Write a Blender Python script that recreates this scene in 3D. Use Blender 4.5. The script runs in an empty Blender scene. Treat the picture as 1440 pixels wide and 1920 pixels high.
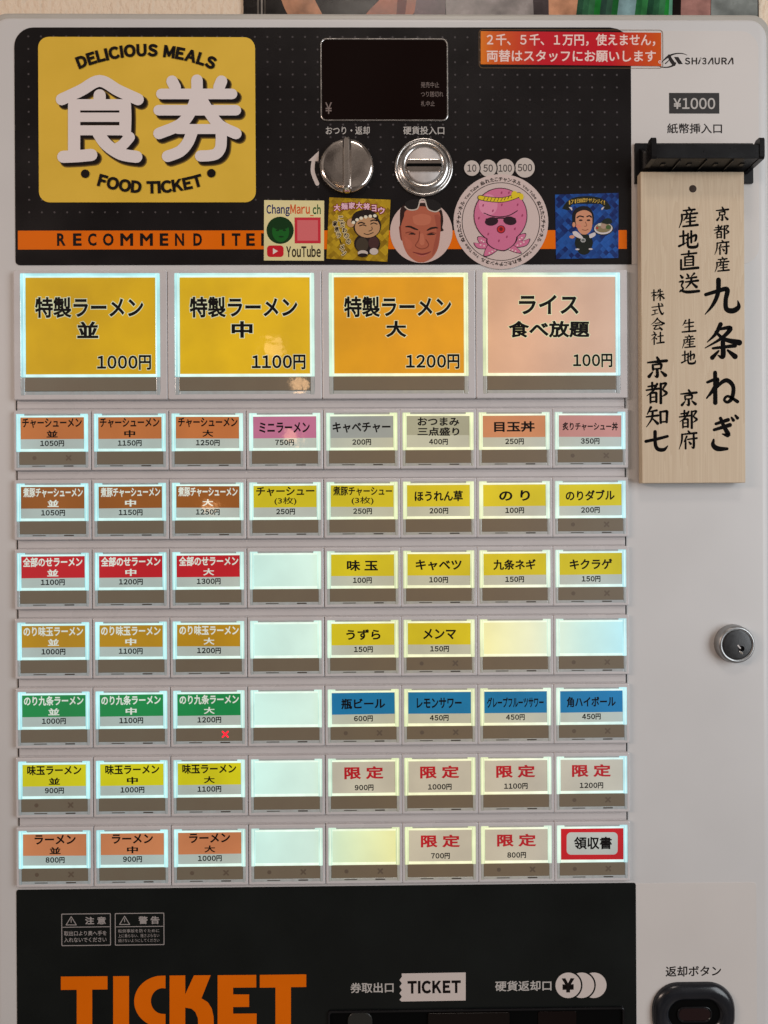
import bpy, math, random
from math import sin, cos, pi, radians, hypot, atan2
from mathutils import Vector, Matrix

random.seed(4)
C = bpy.context.scene.collection
SC = bpy.context.scene

# ------------------------------------------------------------------ camera
PX = 0.0004                 # one design unit = 0.4 mm on the machine's front
FL = 1400.0                 # camera distance in design units (0.56 m)
YAW, PITCH, ROLL = radians(-0.6757), radians(0.0479), radians(-0.3088)


def rot3(y, p, r):
    Ry = Matrix(((cos(y), 0, sin(y)), (0, 1, 0), (-sin(y), 0, cos(y))))
    Rp = Matrix(((1, 0, 0), (0, cos(p), -sin(p)), (0, sin(p), cos(p))))
    Rr = Matrix(((cos(r), -sin(r), 0), (sin(r), cos(r), 0), (0, 0, 1)))
    return Rr @ Rp @ Ry


R3 = rot3(YAW, PITCH, ROLL)
cam = bpy.data.cameras.new('camera')
cam_o = bpy.data.objects.new('camera', cam)
C.objects.link(cam_o)
cam.sensor_fit = 'VERTICAL'
cam.sensor_height = 36.0
cam.lens = 36.0 * FL / 1920.0
cam.clip_start = 0.01
cam.clip_end = 60.0
_r, _d, _f = R3[0], R3[1], R3[2]


def _dw(v):
    return Vector((v[0], v[2], -v[1]))


_right, _up, _back = _dw(_r), -_dw(_d), -_dw(_f)
_m = Matrix((_right, _up, _back)).transposed().to_4x4()
_m.translation = Vector((0, -FL * PX, 0))
cam_o.matrix_world = _m
SC.camera = cam_o

# ------------------------------------------------------------------ world + lamps + exposure
w = bpy.data.worlds.new('World')
SC.world = w
w.use_nodes = True
nt = w.node_tree
bg = nt.nodes['Background']
tc = nt.nodes.new('ShaderNodeTexCoord')
nz = nt.nodes.new('ShaderNodeTexNoise')
nz.inputs['Scale'].default_value = 2.3
nz.inputs['Detail'].default_value = 3.0
nt.links.new(tc.outputs['Generated'], nz.inputs['Vector'])
rp = nt.nodes.new('ShaderNodeValToRGB')
rp.color_ramp.elements[0].position = 0.36
rp.color_ramp.elements[0].color = (0.10, 0.075, 0.065, 1)
rp.color_ramp.elements[1].position = 0.66
rp.color_ramp.elements[1].color = (0.95, 0.80, 0.70, 1)
nt.links.new(nz.outputs['Fac'], rp.inputs['Fac'])
nt.links.new(rp.outputs['Color'], bg.inputs['Color'])
bg.inputs['Strength'].default_value = 0.30


def area(name, loc, target, size, power, col, shape='RECTANGLE', size_y=None):
    l = bpy.data.lights.new(name, 'AREA')
    l.shape = shape
    l.size = size
    if size_y:
        l.size_y = size_y
    l.energy = power
    l.color = col
    o = bpy.data.objects.new(name, l)
    C.objects.link(o)
    o.location = loc
    d = Vector(target) - Vector(loc)
    o.rotation_euler = d.to_track_quat('-Z', 'Y').to_euler()
    return o


area('window_light', (1.45, -1.15, 0.15), (0.1, 0, -0.05), 0.9, 21.5, (0.90, 0.955, 1.0), size_y=1.5)
area('room_light', (-1.75, -1.35, 0.55), (0, 0, -0.1), 0.9, 15.5, (1.0, 0.78, 0.66))
area('ceiling_light', (0.1, -1.1, 1.6), (0, 0, 0.1), 0.5, 4.6, (1.0, 0.88, 0.78))

SC.view_settings.view_transform = 'Standard'
SC.view_settings.look = 'None'
SC.view_settings.exposure = 0.0
SC.view_settings.gamma = 1.0
SC.view_settings.use_curve_mapping = False


# ------------------------------------------------------------------ helpers: coordinates
def F(u, v, h=0.0):
    """photo pixel -> design units on the plane h units in front of the door"""
    d = R3.transposed() @ Vector(((u - 720) / FL, (v - 960) / FL, 1.0))
    s = (FL - h) / d[2]
    return d[0] * s, d[1] * s


def W(x, y, h):
    return Vector((x * PX, -h * PX, -y * PX))


def lamp_at(name, u, v, dist, size, power, col):
    x, y = F(u, v)
    p = W(x, y, 0)
    m = Vector((0, FL * PX, 0))
    d = (p - m).normalized()
    loc = p + d * dist
    area(name, loc, p, size, power, col, 'DISK')


lamp_at('glint_lamp', 512, 655, 1.3, 0.045, 0.045, (1.0, 0.62, 0.34))  # small warm disks added behind the camera, each placed for one glint
lamp_at('glint_lamp', 548, 822, 1.3, 0.035, 0.035, (1.0, 0.55, 0.28))
lamp_at('glint_lamp', 560, 722, 1.3, 0.03, 0.05, (1.0, 0.58, 0.28))
lamp_at('glint_lamp', 395, 950, 1.3, 0.028, 0.022, (1.0, 0.50, 0.22))


def lin(c):
    c = c / 255.0
    return c / 12.92 if c <= 0.04045 else ((c + 0.055) / 1.055) ** 2.4


def S(r, g, b):
    return (lin(r), lin(g), lin(b))


# ------------------------------------------------------------------ helpers: materials
MATS = {}


def mat(name, col, rough=0.5, metal=0.0, coat=0.0, coat_rough=0.04, var=0.0, var_scale=40.0, bump=0.0, bump_scale=300.0, spec=0.5, emit=None, emit_s=0.0):
    if name in MATS:
        return MATS[name]
    m = bpy.data.materials.new(name)
    m.use_nodes = True
    n, l = m.node_tree.nodes, m.node_tree.links
    b = n['Principled BSDF']
    b.inputs['Base Color'].default_value = (*col, 1)
    b.inputs['Roughness'].default_value = rough
    b.inputs['Metallic'].default_value = metal
    b.inputs['Specular IOR Level'].default_value = spec
    b.inputs['Coat Weight'].default_value = coat
    b.inputs['Coat Roughness'].default_value = coat_rough
    if emit:
        b.inputs['Emission Color'].default_value = (*emit, 1)
        b.inputs['Emission Strength'].default_value = emit_s
    if var or bump:
        t = n.new('ShaderNodeTexCoord')
        geo = n.new('ShaderNodeNewGeometry')
    if var:
        z = n.new('ShaderNodeTexNoise')
        z.inputs['Scale'].default_value = var_scale
        z.inputs['Detail'].default_value = 5
        l.new(geo.outputs['Position'], z.inputs['Vector'])
        mr = n.new('ShaderNodeMapRange')
        mr.inputs['From Min'].default_value = 0.3
        mr.inputs['From Max'].default_value = 0.7
        mr.inputs['To Min'].default_value = 1 - var
        mr.inputs['To Max'].default_value = 1 + var
        l.new(z.outputs['Fac'], mr.inputs['Value'])
        mx = n.new('ShaderNodeVectorMath')
        mx.operation = 'SCALE'
        mx.inputs[0].default_value = col
        l.new(mr.outputs['Result'], mx.inputs['Scale'])
        l.new(mx.outputs['Vector'], b.inputs['Base Color'])
        mr2 = n.new('ShaderNodeMapRange')
        mr2.inputs['From Min'].default_value = 0.3
        mr2.inputs['From Max'].default_value = 0.7
        mr2.inputs['To Min'].default_value = max(0.02, rough * 0.8)
        mr2.inputs['To Max'].default_value = min(1, rough * 1.2)
        l.new(z.outputs['Fac'], mr2.inputs['Value'])
        l.new(mr2.outputs['Result'], b.inputs['Roughness'])
    if bump:
        z2 = n.new('ShaderNodeTexNoise')
        z2.inputs['Scale'].default_value = bump_scale
        z2.inputs['Detail'].default_value = 3
        l.new(geo.outputs['Position'], z2.inputs['Vector'])
        bp = n.new('ShaderNodeBump')
        bp.inputs['Strength'].default_value = bump
        bp.inputs['Distance'].default_value = 0.0005
        l.new(z2.outputs['Fac'], bp.inputs['Height'])
        l.new(bp.outputs['Normal'], b.inputs['Normal'])
    MATS[name] = m
    return m


# colour of the back-light tubes along the button field (cold tubes left and far right, warm tubes between)
LED = [(0, (0.30, 0.88, 1.0)), (300, (0.34, 0.92, 1.0)), (450, (0.60, 0.97, 0.90)), (600, (0.70, 0.96, 0.84)), (650, (0.74, 0.92, 0.58)), (760, (0.96, 0.90, 0.32)),
       (930, (1.0, 0.90, 0.36)), (1010, (0.96, 0.95, 0.60)), (1060, (0.80, 0.97, 0.78)), (1110, (0.62, 0.95, 0.90)), (1180, (0.44, 0.88, 1.0))]


def led_nodes(m):
    n, l = m.node_tree.nodes, m.node_tree.links
    geo = n.new('ShaderNodeNewGeometry')
    sp = n.new('ShaderNodeSeparateXYZ')
    l.new(geo.outputs['Position'], sp.inputs['Vector'])
    mr = n.new('ShaderNodeMapRange')
    mr.inputs['From Min'].default_value = -720 * PX
    mr.inputs['From Max'].default_value = 480 * PX
    l.new(sp.outputs['X'], mr.inputs['Value'])
    cr = n.new('ShaderNodeValToRGB')
    e = cr.color_ramp.elements
    while len(e) < len(LED):
        e.new(0.5)
    for i, (u, c) in enumerate(LED):
        e[i].position = u / 1200.0
        e[i].color = (*c, 1)
    l.new(mr.outputs['Result'], cr.inputs['Fac'])
    return geo, cr


def led_mat(name, tint, base, strength, var=0.25, vscale=120.0, coat=0.6, rough=0.35, vx=1.0, vz=1.0, sat=1.0):
    """translucent printed paper or clear plastic lit by the tubes behind it"""
    if name in MATS:
        return MATS[name]
    m = bpy.data.materials.new(name)
    m.use_nodes = True
    n, l = m.node_tree.nodes, m.node_tree.links
    b = n['Principled BSDF']
    b.inputs['Base Color'].default_value = (*base, 1)
    b.inputs['Roughness'].default_value = rough
    b.inputs['Coat Weight'].default_value = coat
    b.inputs['Coat Roughness'].default_value = 0.05
    geo, cr = led_nodes(m)
    zb = n.new('ShaderNodeTexNoise')
    zb.inputs['Scale'].default_value = 90
    zb.inputs['Detail'].default_value = 2
    l.new(geo.outputs['Position'], zb.inputs['Vector'])
    bp = n.new('ShaderNodeBump')
    bp.inputs['Strength'].default_value = 0.12
    bp.inputs['Distance'].default_value = 0.0006
    l.new(zb.outputs['Fac'], bp.inputs['Height'])
    l.new(bp.outputs['Normal'], b.inputs['Coat Normal'])
    mp = n.new('ShaderNodeMapping')
    mp.inputs['Scale'].default_value = (vx, 1, vz)
    l.new(geo.outputs['Position'], mp.inputs['Vector'])
    z = n.new('ShaderNodeTexNoise')
    z.inputs['Scale'].default_value = vscale
    z.inputs['Detail'].default_value = 4
    l.new(mp.outputs['Vector'], z.inputs['Vector'])
    mr = n.new('ShaderNodeMapRange')
    mr.inputs['From Min'].default_value = 0.3
    mr.inputs['From Max'].default_value = 0.7
    mr.inputs['To Min'].default_value = strength * (1 - var)
    mr.inputs['To Max'].default_value = strength * (1 + var)
    l.new(z.outputs['Fac'], mr.inputs['Value'])
    mx = n.new('ShaderNodeMix')
    mx.data_type = 'RGBA'
    mx.blend_type = 'MULTIPLY'
    mx.inputs['Factor'].default_value = 1.0
    mx.inputs['B'].default_value = (*tint, 1)
    ds = n.new('ShaderNodeMix')
    ds.data_type = 'RGBA'
    ds.inputs['Factor'].default_value = sat
    ds.inputs['A'].default_value = (0.96, 0.93, 0.85, 1)
    l.new(cr.outputs['Color'], ds.inputs['B'])
    l.new(ds.outputs['Result'], mx.inputs['A'])
    l.new(mx.outputs['Result'], b.inputs['Emission Color'])
    l.new(mr.outputs['Result'], b.inputs['Emission Strength'])
    MATS[name] = m
    return m


def paper(name, r, g, b, s=0.45, k=0.50, sat=0.3):
    c = S(r, g, b)
    return led_mat('paper_' + name, c, tuple(min(0.8, x * k) for x in c), s, var=0.22, vscale=20.0, coat=0.8, rough=0.6, sat=sat)


M_body = mat('white_painted_steel', (0.62, 0.61, 0.605), 0.36, var=0.03, var_scale=9, bump=0.03, bump_scale=900)
M_lid = mat('grey_cabinet_paint', (0.46, 0.44, 0.40), 0.35, var=0.03)
M_sheet = mat('cream_label_sheet', (0.635, 0.60, 0.575), 0.40, var=0.03, var_scale=8)
M_black = mat('black_label_sheet', (0.0105, 0.0088, 0.0092), 0.26, var=0.2, var_scale=18, spec=0.25)
M_black2 = mat('dark_green_black_sheet', (0.0072, 0.0088, 0.0084), 0.26, var=0.2, var_scale=18, spec=0.25)
M_dot = mat('grey_dot_print', S(64, 58, 60), 0.5)
M_yel = mat('yellow_sign_print', S(226, 186, 66), 0.4, var=0.04, var_scale=25, spec=0.25)
M_ink = mat('black_ink', S(20, 14, 13), 0.5, spec=0.15)
M_inkw = mat('white_ink', S(205, 192, 186), 0.5)
M_kanji = mat('white_sign_print', S(226, 216, 214), 0.45)
M_shad1 = mat('dark_print_edge', S(62, 45, 16), 0.5, spec=0.2)
M_shad2 = mat('soft_print_edge', S(120, 94, 28), 0.5)
M_greyp = mat('grey_print', S(185, 180, 175), 0.5)
M_org = mat('orange_print', S(228, 108, 0), 0.45, var=0.03, var_scale=25, spec=0.15)
M_chrome = mat('chrome', (0.74, 0.68, 0.63), 0.12, metal=1.0, var=0.10, var_scale=110, bump=0.10, bump_scale=700)
M_chrome2 = mat('brushed_steel', (0.62, 0.60, 0.58), 0.24, metal=1.0, var=0.12, var_scale=140, bump=0.08, bump_scale=900)
M_pale = mat('pale_flat_metal', (0.58, 0.54, 0.52), 0.5, metal=0.2, var=0.06, var_scale=200)
M_glass = mat('dark_display_glass', (0.006, 0.0020, 0.0016), 0.08, spec=0.18)
M_hole = mat('dark_hole', (0.002, 0.002, 0.002), 0.8, spec=0.05)
M_bplas = mat('black_plastic', (0.010, 0.010, 0.011), 0.30, var=0.2, var_scale=60, bump=0.06, bump_scale=2500, spec=0.22)
M_house = mat('grey_button_plastic', (0.61, 0.585, 0.59), 0.26, var=0.03, var_scale=40)
M_plate = mat('grey_field_plate', (0.575, 0.55, 0.55), 0.31, var=0.03, var_scale=20)
M_seam = mat('seam_shadow_gap', (0.02, 0.018, 0.017), 0.7)
M_glow = led_mat('lit_clear_plastic', (0.80, 0.95, 0.95), (0.12, 0.13, 0.13), 0.92, var=0.20, vscale=40, coat=0.7, rough=0.25, sat=0.68)
M_edge = led_mat('lit_plastic_edge', (0.95, 1.0, 0.95), (0.14, 0.15, 0.15), 1.0, var=0.10, vscale=100, coat=0.5, sat=0.5)
M_clear = led_mat('dull_clear_plastic', (0.6, 0.62, 0.64), (0.42, 0.42, 0.42), 0.09, var=0.5, vscale=250, coat=0.9, rough=0.2)
M_smoke = led_mat('smoked_window', (0.40, 0.30, 0.20), (0.19, 0.145, 0.102), 0.055, var=0.2, vscale=60, coat=0.7, rough=0.35)
M_catch = mat('catch_shadow_plastic', (0.07, 0.06, 0.05), 0.4)
M_faint = mat('faint_mark', (0.135, 0.10, 0.07), 0.5)
M_red_led = mat('red_led', (0.3, 0.0, 0.01), 0.4, emit=(1.0, 0.012, 0.03), emit_s=1.6)
M_blank = led_mat('lit_blank_panel', (0.98, 1.0, 0.97), (0.24, 0.25, 0.24), 0.74, var=0.12, vscale=18, coat=0.7, rough=0.5, sat=1.0)


# ------------------------------------------------------------------ helpers: mesh
def rrect(x0, y0, x1, y1, r, n=5):
    r = max(0.001, min(r, (x1 - x0) / 2 - 1e-4, (y1 - y0) / 2 - 1e-4))
    out = []
    for cx, cy, a0 in ((x1 - r, y0 + r, -90), (x1 - r, y1 - r, 0), (x0 + r, y1 - r, 90), (x0 + r, y0 + r, 180)):
        for k in range(n + 1):
            a = radians(a0 + 90 * k / n)
            out.append((cx + r * cos(a), cy + r * sin(a)))
    return out


def ellp(cx, cy, rx, ry, rot=0.0, n=28, a0=0.0, a1=360.0):
    out = []
    full = abs(a1 - a0 - 360) < 1e-6
    for k in range(n if full else n + 1):
        a = radians(a0 + (a1 - a0) * k / n)
        x, y = rx * cos(a), ry * sin(a)
        out.append((cx + x * cos(rot) - y * sin(rot), cy + x * sin(rot) + y * cos(rot)))
    return out


def smooth(pts, n=6):
    """Catmull-Rom through points of any dimension"""
    if len(pts) < 3:
        return [tuple(p) for p in pts]
    P = [pts[0]] + list(pts) + [pts[-1]]
    out = []
    for i in range(1, len(P) - 2):
        p0, p1, p2, p3 = P[i - 1], P[i], P[i + 1], P[i + 2]
        for k in range(n):
            t = k / n
            out.append(tuple(0.5 * (2 * b + (c - a) * t + (2 * a - 5 * b + 4 * c - d) * t * t + (3 * b - a - 3 * c + d) * t ** 3) for a, b, c, d in zip(p0, p1, p2, p3)))
    out.append(tuple(pts[-1]))
    return out


class MB:
    def __init__(self, step=0.12):
        self.v, self.f, self.mi, self.mats, self.sm = [], [], [], [], []
        self.z = 0.0
        self.step = step

    def m(self, mt):
        if mt not in self.mats:
            self.mats.append(mt)
        return self.mats.index(mt)

    def add(self, x, y, h):
        self.v.append((x, y, h))
        return len(self.v) - 1

    def face(self, idx, mt, sm=False):
        self.f.append(tuple(idx))
        self.mi.append(self.m(mt))
        self.sm.append(sm)

    def up(self):
        self.z += self.step
        return self.z

    def poly(self, pts, h, mt):
        a = sum(p[0] * q[1] - q[0] * p[1] for p, q in zip(pts, pts[1:] + pts[:1]))
        if a > 0:
            pts = pts[::-1]
        self.face([self.add(p[0], p[1], h) for p in pts], mt)

    def flat(self, pts, mt, h0=0.0):
        self.poly(list(pts), h0 + self.up(), mt)

    def loft(self, loops, mt, cap=True, bottom=False, sm=False, close=False):
        ids = []
        for pts, h in loops:
            ids.append([self.add(p[0], p[1], h) for p in pts])
        n = len(ids[0])
        for a, b in zip(ids[:-1], ids[1:]):
            for k in range(n):
                j = (k + 1) % n
                self.face((a[k], b[k], b[j], a[j]), mt, sm)
        if cap:
            self.face(ids[-1][::-1], mt)
        if bottom:
            self.face(ids[0], mt)
        return ids

    def block(self, x0, y0, x1, y1, h0, h1, mt, r=0.5, bev=0.0, n=2, bottom=False):
        """rounded rectangle block with an eased front edge"""
        L = [(rrect(x0, y0, x1, y1, r, n), h0)]
        if bev:
            for k in range(4):
                a = radians(90 * k / 3)
                i = bev * (1 - cos(a))
                L.append((rrect(x0 + i, y0 + i, x1 - i, y1 - i, max(0.2, r - i), n), h1 - bev + bev * sin(a)))
        else:
            L.append((rrect(x0, y0, x1, y1, r, n), h1))
        self.loft(L, mt, bottom=bottom)

    def ring(self, o, i, h0, h1, hin, mt, bev=1.0, n=3):
        """o, i = (x0,y0,x1,y1,r) outer and inner rounded rectangle"""
        x0, y0, x1, y1, r = o
        a0, b0, a1, b1, q = i
        self.loft([(rrect(x0, y0, x1, y1, r, n), h0), (rrect(x0, y0, x1, y1, r, n), h1 - bev), (rrect(x0 + bev * .35, y0 + bev * .35, x1 - bev * .35, y1 - bev * .35, r, n), h1 - bev * .3),
                   (rrect(x0 + bev, y0 + bev, x1 - bev, y1 - bev, max(.3, r - bev * .3), n), h1),
                   (rrect(a0, b0, a1, b1, q, n), h1), (rrect(a0 + .6, b0 + .6, a1 - .6, b1 - .6, q, n), h1 - .8), (rrect(a0 + .6, b0 + .6, a1 - .6, b1 - .6, q, n), hin)], mt, cap=False)

    def lathe(self, cx, cy, prof, mt, n=48, cap=True):
        self.loft([(ellp(cx, cy, r, r, n=n), h) for r, h in prof], mt, cap=cap, sm=True)

    def ribbon(self, pts, h, mt, caps=True, n=6, tess=6):
        """stroke with its own width at each point: (x, y, width)"""
        P = smooth(pts, n)
        N = len(P)
        L, Rr = [], []
        for k in range(N):
            a, b = P[max(0, k - 1)], P[min(N - 1, k + 1)]
            d = hypot(b[0] - a[0], b[1] - a[1]) or 1.0
            nx, ny = -(b[1] - a[1]) / d, (b[0] - a[0]) / d
            ww = max(0.15, P[k][2]) / 2
            L.append(self.add(P[k][0] + nx * ww, P[k][1] + ny * ww, h))
            Rr.append(self.add(P[k][0] - nx * ww, P[k][1] - ny * ww, h))
        for k in range(N - 1):
            self.face((L[k], L[k + 1], Rr[k + 1], Rr[k]), mt)
        if caps:
            for e, (p, q) in ((0, (P[0], P[1])), (1, (P[-1], P[-2]))):
                a = atan2(p[1] - q[1], p[0] - q[0])
                ww = max(0.15, p[2]) / 2
                mid = [self.add(p[0] + ww * cos(a + t), p[1] + ww * sin(a + t), h) for t in [(-pi / 2 + pi * (k + 1) / (tess + 1)) for k in range(tess)]]
                if e == 0:      # walking from P0 outwards: left normal side order
                    self.face([L[0]] + [Rr[0]] + mid[::-1] if False else [Rr[0], L[0]] + mid, mt)
                else:
                    self.face([L[-1], Rr[-1]] + mid, mt)

    def stroke(self, pts, mt, h0=0.0, **k):
        self.ribbon(pts, h0 + self.up(), mt, **k)

    def line(self, pts, wd, mt, h0=0.0, **k):
        self.ribbon([(x, y, wd) for x, y in pts], h0 + self.up(), mt, **k)

    def build(self, name, parent=None, centre=None, world=None):
        me = bpy.data.meshes.new(name)
        vs = [W(*p) for p in self.v]
        if centre is None:
            lo = Vector((min(v[k] for v in vs) for k in range(3)))
            hi = Vector((max(v[k] for v in vs) for k in range(3)))
            centre = (lo + hi) / 2
        me.from_pydata([tuple(v - centre) for v in vs], [], self.f)
        for mt in self.mats:
            me.materials.append(mt)
        me.polygons.foreach_set('material_index', self.mi)
        me.polygons.foreach_set('use_smooth', self.sm)
        me.update()
        return link(name, me, centre, parent)


WLOC = {}


def link(name, me, centre, parent=None):
    o = bpy.data.objects.new(name, me)
    C.objects.link(o)
    WLOC[o.name] = Vector(centre)
    if parent:
        o.parent = parent
        o.location = Vector(centre) - WLOC[parent.name]
    else:
        o.location = centre
    return o


def tag(o, label, cat=None, kind=None, group=None):
    o['label'] = label
    if cat:
        o['category'] = cat
    if kind:
        o['kind'] = kind
    if group:
        o['group'] = group
    return o


def thing(name, loc, label, cat):
    return tag(link(name, None, loc), label, cat)


# ------------------------------------------------------------------ helpers: lettering (Blender's built-in font)
_TC = {}
_fc = bpy.data.curves.new('lettering', 'FONT')
_fo = bpy.data.objects.new('lettering', _fc)
C.objects.link(_fo)


def outlines():
    """closed outlines of the lettering: outer ones counter-clockwise, holes clockwise"""
    _fc.fill_mode = 'NONE'
    bpy.context.view_layer.update()
    me = bpy.data.meshes.new_from_object(_fo.evaluated_get(bpy.context.evaluated_depsgraph_get()))
    P = [(v.co.x, v.co.y) for v in me.vertices]
    nb = {}
    for e in me.edges:
        p, q = e.vertices
        nb.setdefault(p, []).append(q)
        nb.setdefault(q, []).append(p)
    bpy.data.meshes.remove(me)
    _fc.fill_mode = 'FRONT'
    seen, out = set(), []
    for st in nb:
        if st in seen:
            continue
        lp, prev, cur = [st], None, st
        seen.add(st)
        while True:
            n = [k for k in nb[cur] if k != prev and k not in seen]
            if not n:
                break
            prev, cur = cur, n[0]
            seen.add(cur)
            lp.append(cur)
        pts = [P[i] for i in lp]
        q = [p for i, p in enumerate(pts) if hypot(p[0] - pts[i - 1][0], p[1] - pts[i - 1][1]) > 1e-4]
        if len(q) > 2:
            out.append(q)
    res = []
    boxes = [(min(x for x, _ in l), min(y for _, y in l), max(x for x, _ in l), max(y for _, y in l)) for l in out]
    for i, l in enumerate(out):
        x, y = (l[0][0] + l[1][0]) / 2, (l[0][1] + l[1][1]) / 2
        depth = 0
        for j, o in enumerate(out):
            bx = boxes[j]
            if i == j or x < bx[0] or x > bx[2] or y < bx[1] or y > bx[3]:
                continue
            ins = False
            for (x1, y1), (x2, y2) in zip(o, o[1:] + o[:1]):
                if (y1 > y) != (y2 > y) and x < (x2 - x1) * (y - y1) / (y2 - y1) + x1:
                    ins = not ins
            depth += ins
        ar = sum(p[0] * q[1] - q[0] * p[1] for p, q in zip(l, l[1:] + l[:1]))
        res.append(l if (ar > 0) == (depth % 2 == 0) else l[::-1])
    return res


def glyphs(body, off=0.0, res=3):
    key = (body, off, res)
    if key not in _TC and body == '\uFF29':
        o = off
        V = [(0.45 - o, -o, 0), (0.55 + o, -o, 0), (0.55 + o, 0.733 + o, 0), (0.45 - o, 0.733 + o, 0)]
        _TC[key] = (V, [(0, 1, 2, 3)], (0.45 - o, -o, 0.55 + o, 0.733 + o))
    if key not in _TC:
        _fc.body = body
        _fc.offset = 0.0
        _fc.resolution_u = res
        bpy.context.view_layer.update()
        dg = bpy.context.evaluated_depsgraph_get()
        me = bpy.data.meshes.new_from_object(_fo.evaluated_get(dg))
        # weld, the filled curve comes with doubled points
        vs, ix, mp = [], {}, []
        for v in me.vertices:
            k = (round(v.co.x, 5), round(v.co.y, 5))
            if k not in ix:
                ix[k] = len(vs)
                vs.append((v.co.x, v.co.y, 0))
            mp.append(ix[k])
        fs = []
        for p in me.polygons:
            f = []
            for i in p.vertices:
                if not f or f[-1] != mp[i]:
                    f.append(mp[i])
            if len(f) > 1 and f[0] == f[-1]:
                f.pop()
            if len(f) > 2:
                ar = sum(vs[f[i]][0] * vs[f[(i + 1) % len(f)]][1] - vs[f[(i + 1) % len(f)]][0] * vs[f[i]][1] for i in range(len(f)))
                fs.append(tuple(f if ar > 0 else f[::-1]))
        bpy.data.meshes.remove(me)
        if off > 0:
            # heavier weight: a strip round each outline
            for li, P in enumerate(outlines()):
                n = len(P)
                z = 1 + li % 24
                o, inn = [], []
                for i in range(n):
                    p, c, q = P[i - 1], P[i], P[(i + 1) % n]
                    d1, d2 = (c[0] - p[0], c[1] - p[1]), (q[0] - c[0], q[1] - c[1])
                    l1, l2 = hypot(*d1) or 1e-9, hypot(*d2) or 1e-9
                    nx, ny = d1[1] / l1 + d2[1] / l2, -d1[0] / l1 - d2[0] / l2
                    ln = hypot(nx, ny) or 1e-9
                    nx, ny = nx / ln, ny / ln
                    k = min(1.5, 1 / max(0.3, ln / 2)) * off
                    o.append(len(vs))
                    vs.append((c[0] + nx * k, c[1] + ny * k, z))
                    inn.append(len(vs))
                    vs.append((c[0] - nx * 0.004, c[1] - ny * 0.004, z))
                for i in range(n):
                    j = (i + 1) % n
                    fs.append((inn[i], o[i], o[j], inn[j]))
        xs, ys = [v[0] for v in vs], [v[1] for v in vs]
        _TC[key] = (vs, fs, (min(xs), min(ys), max(xs), max(ys)))
    return _TC[key]


def put(mb, g, tr, h, mt):
    vs, fs, _ = g
    base = len(mb.v)
    for x, y, z in vs:
        a, b = tr(x, y)
        mb.v.append((a, b, h + 0.0008 * z))
    for f in fs:
        mb.face([base + i for i in f], mt)


FW = {c: chr(ord(c) + 0xFEE0) for c in '0123456789ABCDEFGHIJKLMNOPQRSTUVWXYZabcdefghijklmnopqrstuvwxyz'}


def packed(body, off, res, gap=0.085, lay=None):
    """letters set one by one in the sans face that carries the Japanese glyphs"""
    lay = off if lay is None else lay
    key = (body, off, res, lay, 'packed')
    if key in _TC:
        return _TC[key]
    V, Fc, x = [], [], 0.0
    for ch in body:
        if ch == ' ':
            x += 0.3
            continue
        vs, fs, _ = glyphs(FW.get(ch, ch), off, res)
        bb = glyphs(FW.get(ch, ch), lay, res)[2]
        k = 0.90 if ord(ch) > 0x2000 else 1.0
        wd = (bb[2] - bb[0]) * k
        pad = max(0.0, 0.40 - wd) * 0.5 if ch == '1' else 0.0
        b0 = len(V)
        V += [((p - bb[0]) * k + x + pad, q, z) for p, q, z in vs]
        Fc += [tuple(b0 + i for i in f) for f in fs]
        x += wd + 2 * pad + gap
    xs, ys = [v[0] for v in V], [v[1] for v in V]
    _TC[key] = (V, Fc, (min(xs), min(ys), max(xs), max(ys)))
    return _TC[key]


def txt(mb, body, x0, y0, x1, y1, mt, off=0.02, h0=0.0, outline=None, res=3, wide=False):
    """lettering fitted into the box; outline = (material, extra weight)"""
    gl_ = packed if wide else glyphs
    g = gl_(body, off, res)
    bx0, by0, bx1, by1 = g[2]
    sx, sy = (x1 - x0) / (bx1 - bx0), (y1 - y0) / (by1 - by0)

    def tr(x, y):
        return x0 + (x - bx0) * sx, y1 - (y - by0) * sy
    if outline:
        put(mb, gl_(body, off + outline[1], res, lay=off) if wide else gl_(body, off + outline[1], res), tr, h0 + mb.up(), outline[0])
        mb.z += 0.03
    put(mb, g, tr, h0 + mb.up(), mt)


def txc(mb, body, cx, cy, wd, ht, mt, **k):
    txt(mb, body, cx - wd / 2, cy - ht / 2, cx + wd / 2, cy + ht / 2, mt, **k)


def tfit(mb, body, u0, v0, u1, v1, mt, **k):
    """box given in photo pixels"""
    a, b = F((u0 + u1) / 2, (v0 + v1) / 2)
    txc(mb, body, a, b, (u1 - u0) * 1.0, (v1 - v0) * 1.0, mt, **k)


def tarc(mb, body, cx, cy, r, a_mid, size, mt, off=0.03, gap=0.12, inside=False, sx=1.0, h0=0.0):
    """letters on a circle; angles clockwise from the top; inside = reading along the lower arc"""
    items, tot = [], 0.0
    for ch in body:
        if ch == ' ':
            items.append((None, 0.34))
            tot += 0.34
            continue
        g = glyphs(FW.get(ch, ch), off, 4)
        wd = (g[2][2] - g[2][0]) * sx
        items.append((g, wd + gap))
        tot += wd + gap
    tot -= gap
    pos = -tot / 2
    hh = h0 + mb.up()
    for g, adv in items:
        if g is None:
            pos += adv
            continue
        wd = adv - gap
        mid = (pos + wd / 2) * size / r
        a = a_mid + (-mid if inside else mid)
        gx0, gx1 = g[2][0], g[2][2]

        def tr(x, y, a=a, gx0=gx0, gx1=gx1):
            lx = (x - (gx0 + gx1) / 2) * size * sx
            ly = y * size
            if inside:
                rr = r - ly
                return cx + rr * sin(a) - lx * cos(a), cy - rr * cos(a) - lx * sin(a)
            rr = r + ly
            return cx + rr * sin(a) + lx * cos(a), cy - rr * cos(a) + lx * sin(a)
        put(mb, g, tr, hh, mt)
        pos += adv


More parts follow.
